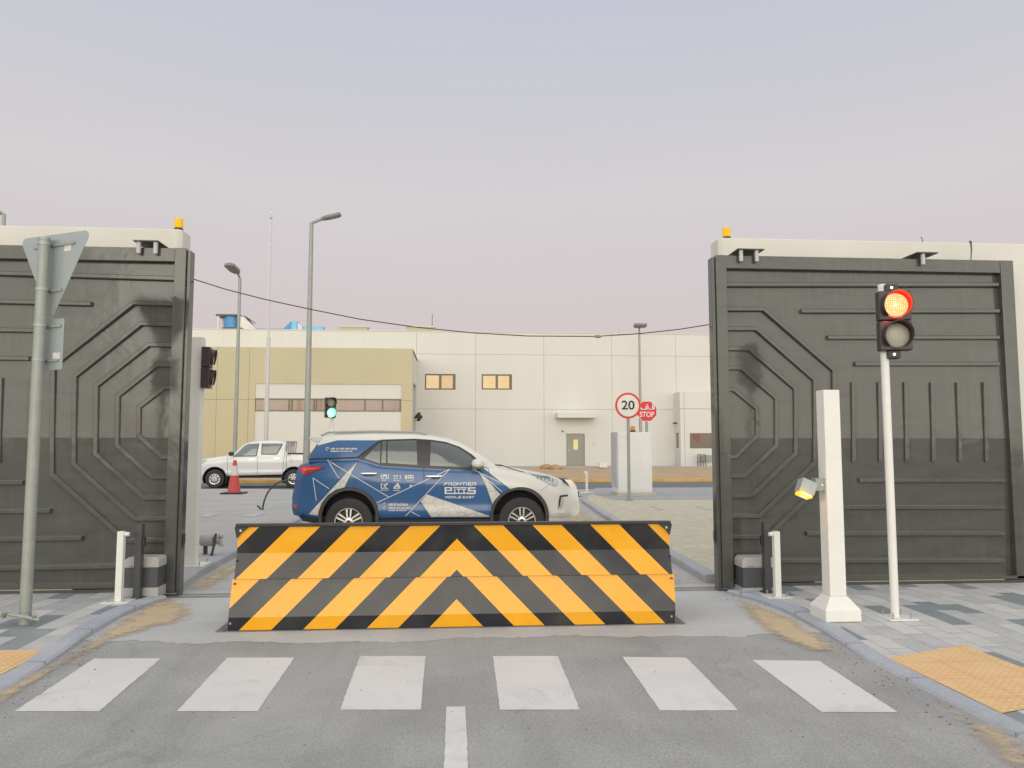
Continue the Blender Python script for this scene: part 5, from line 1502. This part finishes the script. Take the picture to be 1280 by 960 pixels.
# lettering
def ctext(name, body, px, py, hpx, wpx, bold=.0, space=1.0):
    x, z = cp(px, py); size = hpx / 74 / .72
    o = K.text(name, body, size, x, z, m_prw, 1, bold, .006, space)
    w0 = max(v.co.x for v in o.data.vertices) - min(v.co.x for v in o.data.vertices); k = (wpx / 74) / w0
    for v in o.data.vertices: v.co.x = x + (v.co.x - x) * k
    return o
GLY = {'F': [(0, 0, 0, 1), (0, 1, 1, 1), (0, .52, .8, .52)], 'R': [(0, 0, 0, 1), (0, 1, 1, 1), (1, 1, 1, .45), (0, .45, 1, .45), (.45, .45, 1, 0)],
       'O': [(0, 0, 0, 1), (0, 1, 1, 1), (1, 1, 1, 0), (0, 0, 1, 0)], 'N': [(0, 0, 0, 1), (0, 1, 1, 0), (1, 0, 1, 1)], 'T': [(0, 1, 1, 1), (.5, 0, .5, 1)],
       'I': [(.5, 0, .5, 1)], 'E': [(0, 0, 0, 1), (0, 1, 1, 1), (0, .5, .8, .5), (0, 0, 1, 0)], 'M': [(0, 0, 0, 1), (0, 1, .5, .4), (.5, .4, 1, 1), (1, 0, 1, 1)],
       'D': [(0, 0, 0, 1), (0, 1, .8, 1), (.8, 1, 1, .8), (1, .8, 1, .2), (1, .2, .8, 0), (0, 0, .8, 0)], 'L': [(0, 0, 0, 1), (0, 0, 1, 0)],
       'A': [(0, 0, .5, 1), (.5, 1, 1, 0), (.2, .35, .8, .35)], 'S': [(0, 1, 1, 1), (0, 1, 0, .5), (0, .5, 1, .5), (1, .5, 1, 0), (0, 0, 1, 0)]}
def blocky(word, px0, px1, pyt, pyb, wpx):
    ps = []; adv = sum(.55 if c in ' I' else 1.42 for c in word) - .42; u = (px1 - px0) / adv; x = px0
    for c in word:
        w_ = u * (.13 if c == 'I' else 1)
        for (a, b_, c_, d_) in GLY.get(c, []):
            if c == 'I': a = c_ = .5
            A_ = cp(x + a * w_, lerp(pyb, pyt, b_)); B_ = cp(x + c_ * w_, lerp(pyb, pyt, d_)); dd = Vector((B_[0] - A_[0], B_[1] - A_[1])).normalized() * wpx / 76 * .5
            ps.append(K.line((A_[0] - dd.x, A_[1] - dd.y), (B_[0] + dd.x, B_[1] + dd.y), wpx / 76))
        x += u * (.55 if c in ' I' else 1.42)
    return ps
K.skin('lettering', blocky('FRONTIER', 555.4, 594.8, 603.4, 606.4, .95), m_prw, .006)
K.skin('lettering', blocky('MIDDLE EAST', 556.8, 592.6, 620.4, 622.6, .75), m_prw, .006)
def lp(x, y): return cp(550 + x / 25.6, 595 + y / 25.6)
def lr(x0, y0, x1, y1): return [lp(x0, y0), lp(x1, y0), lp(x1, y1), lp(x0, y1)]
K.skin('lettering', [lr(150, 355, 205, 575), lr(205, 355, 385, 390), lr(325, 390, 385, 480), lr(205, 445, 325, 480), lr(205, 540, 860, 577),
                     lr(410, 355, 870, 387), lr(455, 410, 492, 540), lr(530, 408, 850, 438), lr(585, 438, 615, 540), lr(745, 438, 785, 540),
                     lr(895, 355, 1130, 400), lr(895, 400, 955, 490), lr(955, 445, 1150, 490), lr(1090, 490, 1150, 560), lr(870, 535, 1120, 582), lr(870, 510, 915, 535)], m_prw, .006)
# pictograms: gate, turnstiles, blocker, crane arm, cone-like barrier
def ip(x, y): return cp(470 + x / 23.27, 585 + y / 23.27)
def ir(x0, y0, x1, y1): return [ip(x0, y0), ip(x1, y0), ip(x1, y1), ip(x0, y1)]
def il(x0, y0, x1, y1, w=.02): return L(ip(x0, y0), ip(x1, y1), w)
K.skin('pictogram', [ir(140, 180, 165, 325), ir(345, 180, 370, 325), ir(195, 185, 315, 250), ir(190, 250, 215, 310), ir(300, 250, 320, 310), ir(140, 305, 375, 325)], m_vinyl, .006)
K.skin('pictogram', [ir(510, 210, 560, 245), ir(530, 245, 550, 320), ir(585, 210, 640, 245), ir(585, 245, 605, 320), ir(680, 210, 722, 245), ir(700, 245, 722, 320), ir(490, 310, 722, 322)], m_vinyl, .006)
K.skin('pictogram', [ir(840, 205, 900, 325), ir(915, 205, 1095, 235), ir(1075, 235, 1095, 345), ir(915, 250, 1060, 290), ir(915, 300, 1060, 318)], m_vinyl, .006)
K.skin('pictogram', [ir(140, 445, 165, 605), ir(165, 445, 200, 480), ir(140, 590, 370, 603), il(230, 480, 300, 600), il(240, 490, 310, 470), ir(300, 445, 350, 485), ir(185, 570, 240, 600)], m_vinyl, .006)
K.skin('pictogram', [il(510, 600, 635, 450, .025), il(635, 450, 695, 600, .025), ir(510, 580, 700, 603), il(600, 520, 650, 560, .02)], m_vinyl, .006)
# contact details, too small in the photo to be read letter by letter
small = []
def words(px, py, widths, h, gap=.9):
    x = px
    for w_ in widths:
        e = x + w_
        while x < e - .3:
            d = random.uniform(.45, .8); k = random.choice((1, 1, .7, .85))
            small.append([cp(x, py - h * k), cp(min(e, x + d), py - h * k), cp(min(e, x + d), py), cp(x, py)]); x += d + .22
        x = e + gap
    K.skin('fine_print_lettering', small[:], m_vinyl, .006); small.clear()
    return x
words(412, 561.9, (6, 4, 6, 6, 8), 2.1); words(412, 565, (9, 2, 4, 5, 4), 1.9)
words(485.5, 632.4, (5.5, 3.6, 6, 7.5), 3.4, .6); words(485.5, 636, (9, 3, 1, 5, 6.5), 1.8); words(485.5, 638.9, (9, 2.5, 5, 3.5), 1.8)
for px, py, w_ in ((477, 601, 6), (491.5, 601.4, 9), (507.5, 601.6, 8.5), (475.5, 613.2, 10), (491.5, 613.6, 8.5)): words(px, py, (w_,), 1.2)
def ring(px, py, r):
    x, z = cp(px, py); n = 16
    return [[(x + q * math.cos(2 * math.pi * i / n), z + q * math.sin(2 * math.pi * i / n)) for q, i in ((r, i), (r, i + 1), (r * .62, i + 1), (r * .62, i))] for i in range(n - 3)]
K.skin('contact_icon', ring(407.8, 561, .028) + ring(480.5, 630, .02) + ring(480.5, 635, .02), m_vinyl, .006)

# ---------------- white pickup
YP = 31.6
pp = lambda px, py: (V(px, py, YP)[0], V(px, py, YP)[1])
Px0 = V(268, 600, YP)[0]                    # front axle
pk = thing('pickup_truck', 'white double cab pickup parked by the yellow kerb, facing left', 'pickup', (Px0 + 4.10, YP + .9, 0), None, math.pi)
PF = 4.10                                   # front axle in car coordinates
pl = lambda px, py: (PF - (pp(px, py)[0] - Px0), pp(px, py)[1] + .05)
PK = Car(pk, 1)
xr = [(.4, .05), (1.4, .0)]
xf = zx([(252, 602), (246, 599), (242.5, 594), (242, 585), (243, 579), (247, 575), (256, 572)], pl)
zs = sorted(xz([(242, 580), (247, 577), (258, 574.5), (272, 573), (292, 570.5), (325, 571.5), (358, 572), (400, 571)], pl))
zs = [(0, zs[0][1] + .05)] + zs if zs[0][0] > 0 else zs
bedx = pl(359, 570)[0]
zs = [(-.1, pl(360, 568.5)[1]), (bedx - .01, pl(360, 568.5)[1])] + [q for q in zs if q[0] > bedx]
zc = sorted(xz([(242, 577), (246, 575), (259, 572), (284, 568.5), (291, 566.5)], pl)); 
zc = [(-.1, pl(360, 568.5)[1] + .01), (bedx, pl(360, 568.5)[1] + .01), (bedx + .02, zs[3][1] + .03 if len(zs) > 3 else 1.2)] + zc
zb = [(-.1, .60), (.5, .55), (PF - .3, .50), (PF + .45, .46), (PF + .5, .36), (5.4, .36)]
xe = max(x for z, x in xf)
wd = [(-.1, .84), (.3, .89), (2, .91), (PF, .91), (xe - .45, .88), (xe - .25, .80), (xe - .1, .70), (xe + .05, .55)]
ptub = PK.tub('body', m_truckwhite, xr, xf, zb, zs, zc, wd, sect)
prx = PF - 3.085
PK.wells(ptub, (prx, PF), .45, .5, z=.39)
gr = sorted([(pl(360, 573)[1], pl(360, 573)[0]), (pl(358, 557)[1], pl(358, 557)[0]), (pl(355, 553)[1], pl(355, 553)[0])])
gf = zx([(290, 570), (297, 563), (304, 556), (309, 553)], pl)
roof = sorted(xz([(303, 556), (309, 553.5), (322, 552), (345, 552), (358, 554)], pl))
pcab = cabin('cabin', m_truckwhite, gr, gf, roof, lambda x: interp(zs, x) - .04 if x > bedx else pl(350, 572)[1], .88, 30, pk)
PK.trees([ptub, pcab])
MB().box(.2, 4.3, -.6, .6, .40, .57).build('underbody', m_under, pk, local=True)
for x in (prx, PF):
    PK.arch('arch_trim', x, .39, .44, .475, m_black, .885, -10, 190)
    for sd in (-1, 1): PK.wheel(x, sd, .375, .215, .24, .90, 'cover')
PK.skin('window', [xz([(291.5, 571.3), (297, 566), (304, 558.5), (309, 556.3), (322, 555.8), (320, 571)], pl)], mat('pickup_glass', (.20, .235, .225), .06, .35, 1.2, spec=.9), .008)
PK.skin('window', [xz([(327, 555.8), (351.5, 555.8), (350.5, 562), (345.5, 568.8), (327, 569)], pl)], MATS['pickup_glass'], .008)
PK.skin('window_seal', [PK.line(pl(291, 571.8), pl(320.5, 571.5), .03), PK.line(pl(320.3, 571), pl(322.3, 556), .03), PK.line(pl(326.5, 569.3), pl(345.7, 569.3), .03), PK.line(pl(326.7, 569.3), pl(326.7, 555.8), .03), PK.line(pl(346, 569), pl(352, 556), .03)], m_gap, .010)
PK.skin('door_gap', [PK.line(pl(322, 573), pl(321.5, 598), .014), PK.line(pl(284, 572), pl(284.5, 596), .014), PK.line(pl(356.5, 557), pl(352.5, 597), .02), PK.line(pl(357.8, 569), pl(357.5, 598), .025)], mat('door_gap_grey', (.22, .22, .22), .6, 0), .004)
PK.skin('door_handle', [PK.line(pl(312, 575.5), pl(318.5, 575.5), .05), PK.line(pl(342, 574.4), pl(349.5, 574.4), .05)], m_chrome, .02)
PK.skin('head_lamp', [xz([(243.5, 580), (250, 577), (258.5, 575.2), (257, 578), (252, 581.5), (244, 583)], pl)], m_headl, .008)
PK.skin('fog_lamp', [PK.line(pl(243.5, 588), pl(246, 596), .06)], m_black, .008)
PK.skin('sill', [PK.line(pl(281, 597.6), pl(361, 597.6), .035)], m_under, .005)
x, z = pl(290, 569.5)
MB().box(x - .09, x + .09, .93, 1.10, z - .06, z + .10).build('side_mirror', m_black, pk, local=True, bevel=.04)
mb = MB(); xa, xb = pl(357.5, 560)[0], pl(368.5, 560)[0]; zt_, zb_ = pl(362, 553.5)[1], pl(362, 568)[1]
pb = [(xa, zb_), (xa - .02, zt_)]
for sd in (.78,):
    for i in range(6):
        xx = lerp(xa, xb, i / 5); mb.cyl((xx, sd, zb_), (xx - (.05 if i == 5 else 0), sd, zt_), .022, n=8)
    mb.cyl((xa, sd, zt_), (xb - .05, sd, zt_), .025, n=8)
    mb.cyl((xa, -sd, zt_), (xa, sd, zt_), .025, n=8); mb.cyl((xa, -sd, zb_), (xa, -sd, zt_), .022, n=8)
    for q in (-.4, 0, .4): mb.cyl((xa, q, zb_), (xa, q, zt_), .02, n=8)
mb.build('bed_rack', mat('rack_grey', (.30, .30, .29), .5, 0), pk, local=True, smooth=40)
PK.skin('bed_rail', [PK.line(pl(358.5, 568.6), pl(400, 568.6), .06)], m_black, .01)
PK.skin('fuel_flap', [PK.line(pl(361.5, 577), pl(366, 577), .16)], mat('flap_white', (.66, .655, .64), .35, 0), .004)


# ================================================================== camera, sky, light
cam = bpy.data.cameras.new('camera'); co = bpy.data.objects.new('camera', cam); COL.objects.link(co)
cam.sensor_fit = 'HORIZONTAL'; cam.sensor_width = 36; cam.lens = 36 * FPX / 1280; cam.clip_end = 2000; cam.clip_start = .05
co.location = (0, 0, CH); co.rotation_euler = (R(90) + PITCH, 0, -YAW)
SC.camera = co

SUN_EL, SUN_AZ = R(14), R(186)          # behind the camera
w = bpy.data.worlds.new('World'); SC.world = w; w.use_nodes = True
nt = w.node_tree; bg = nt.nodes['Background']
tc = nt.nodes.new('ShaderNodeTexCoord'); sp = nt.nodes.new('ShaderNodeSeparateXYZ'); nt.links.new(tc.outputs['Generated'], sp.inputs[0])
grad = ramp_n(nt, sp.outputs[2], [(0, (.56, .473, .468)), (.16, (.61, .526, .52)), (.31, (.637, .595, .598)), (.45, (.572, .57, .615)), (.54, (.525, .547, .627)), (.70, (.84, .83, .85)), (1, (1.20, 1.18, 1.15))])
hz = nt.nodes.new('ShaderNodeMapping'); hz.inputs['Scale'].default_value = (1.2, 1.2, 5); nt.links.new(tc.outputs['Generated'], hz.inputs[0])
hf = ramp_n(nt, noise_n(nt, hz.outputs[0], 1.1, 5, .55, .6), [(.3, .985), (.7, 1.02)])
grad = mix_n(nt, 1.0, grad, hf, 'MULTIPLY')
back = nt.nodes.new('ShaderNodeMapRange'); back.interpolation_type = 'SMOOTHSTEP'
back.inputs[1].default_value = .15; back.inputs[2].default_value = -.75; back.inputs[3].default_value = 0; back.inputs[4].default_value = 1
nt.links.new(sp.outputs[1], back.inputs[0])
low = nt.nodes.new('ShaderNodeMapRange'); low.interpolation_type = 'SMOOTHSTEP'
low.inputs[1].default_value = .12; low.inputs[2].default_value = .62; low.inputs[3].default_value = 1; low.inputs[4].default_value = 0
nt.links.new(sp.outputs[2], low.inputs[0])
glow = math_n(nt, 'MULTIPLY', back.outputs[0], low.outputs[0])
g2 = nt.nodes.new('ShaderNodeVectorMath'); g2.operation = 'SCALE'; g2.inputs[0].default_value = (1.74, 1.68, 1.42); nt.links.new(glow, g2.inputs['Scale'])
sky = nt.nodes.new('ShaderNodeTexSky'); sky.sky_type = 'NISHITA'; sky.sun_disc = False
sky.sun_elevation = SUN_EL; sky.sun_rotation = SUN_AZ
sk = nt.nodes.new('ShaderNodeVectorMath'); sk.operation = 'SCALE'; sk.inputs['Scale'].default_value = .01; nt.links.new(sky.outputs[0], sk.inputs[0])
a1 = nt.nodes.new('ShaderNodeVectorMath'); nt.links.new(grad, a1.inputs[0]); nt.links.new(g2.outputs[0], a1.inputs[1])
a2 = nt.nodes.new('ShaderNodeVectorMath'); nt.links.new(a1.outputs[0], a2.inputs[0]); nt.links.new(sk.outputs[0], a2.inputs[1])
nt.links.new(a2.outputs[0], bg.inputs[0]); bg.inputs[1].default_value = 1.0
sl = bpy.data.lights.new('sun', 'SUN'); sl.energy = .6; sl.angle = R(35); sl.color = (1, .93, .80)
so = bpy.data.objects.new('sun', sl); COL.objects.link(so); so.location = (0, -10, 20)
d = Vector((math.sin(SUN_AZ) * math.cos(SUN_EL), math.cos(SUN_AZ) * math.cos(SUN_EL), math.sin(SUN_EL)))
so.rotation_euler = d.to_track_quat('Z', 'Y').to_euler()
vs = SC.view_settings; vs.view_transform = 'Standard'; vs.look = 'None'; vs.exposure = 0; vs.gamma = 1; vs.use_curve_mapping = False
SC.cycles.use_denoising = True
SC.cycles.max_bounces = 6; SC.cycles.sample_clamp_indirect = 6
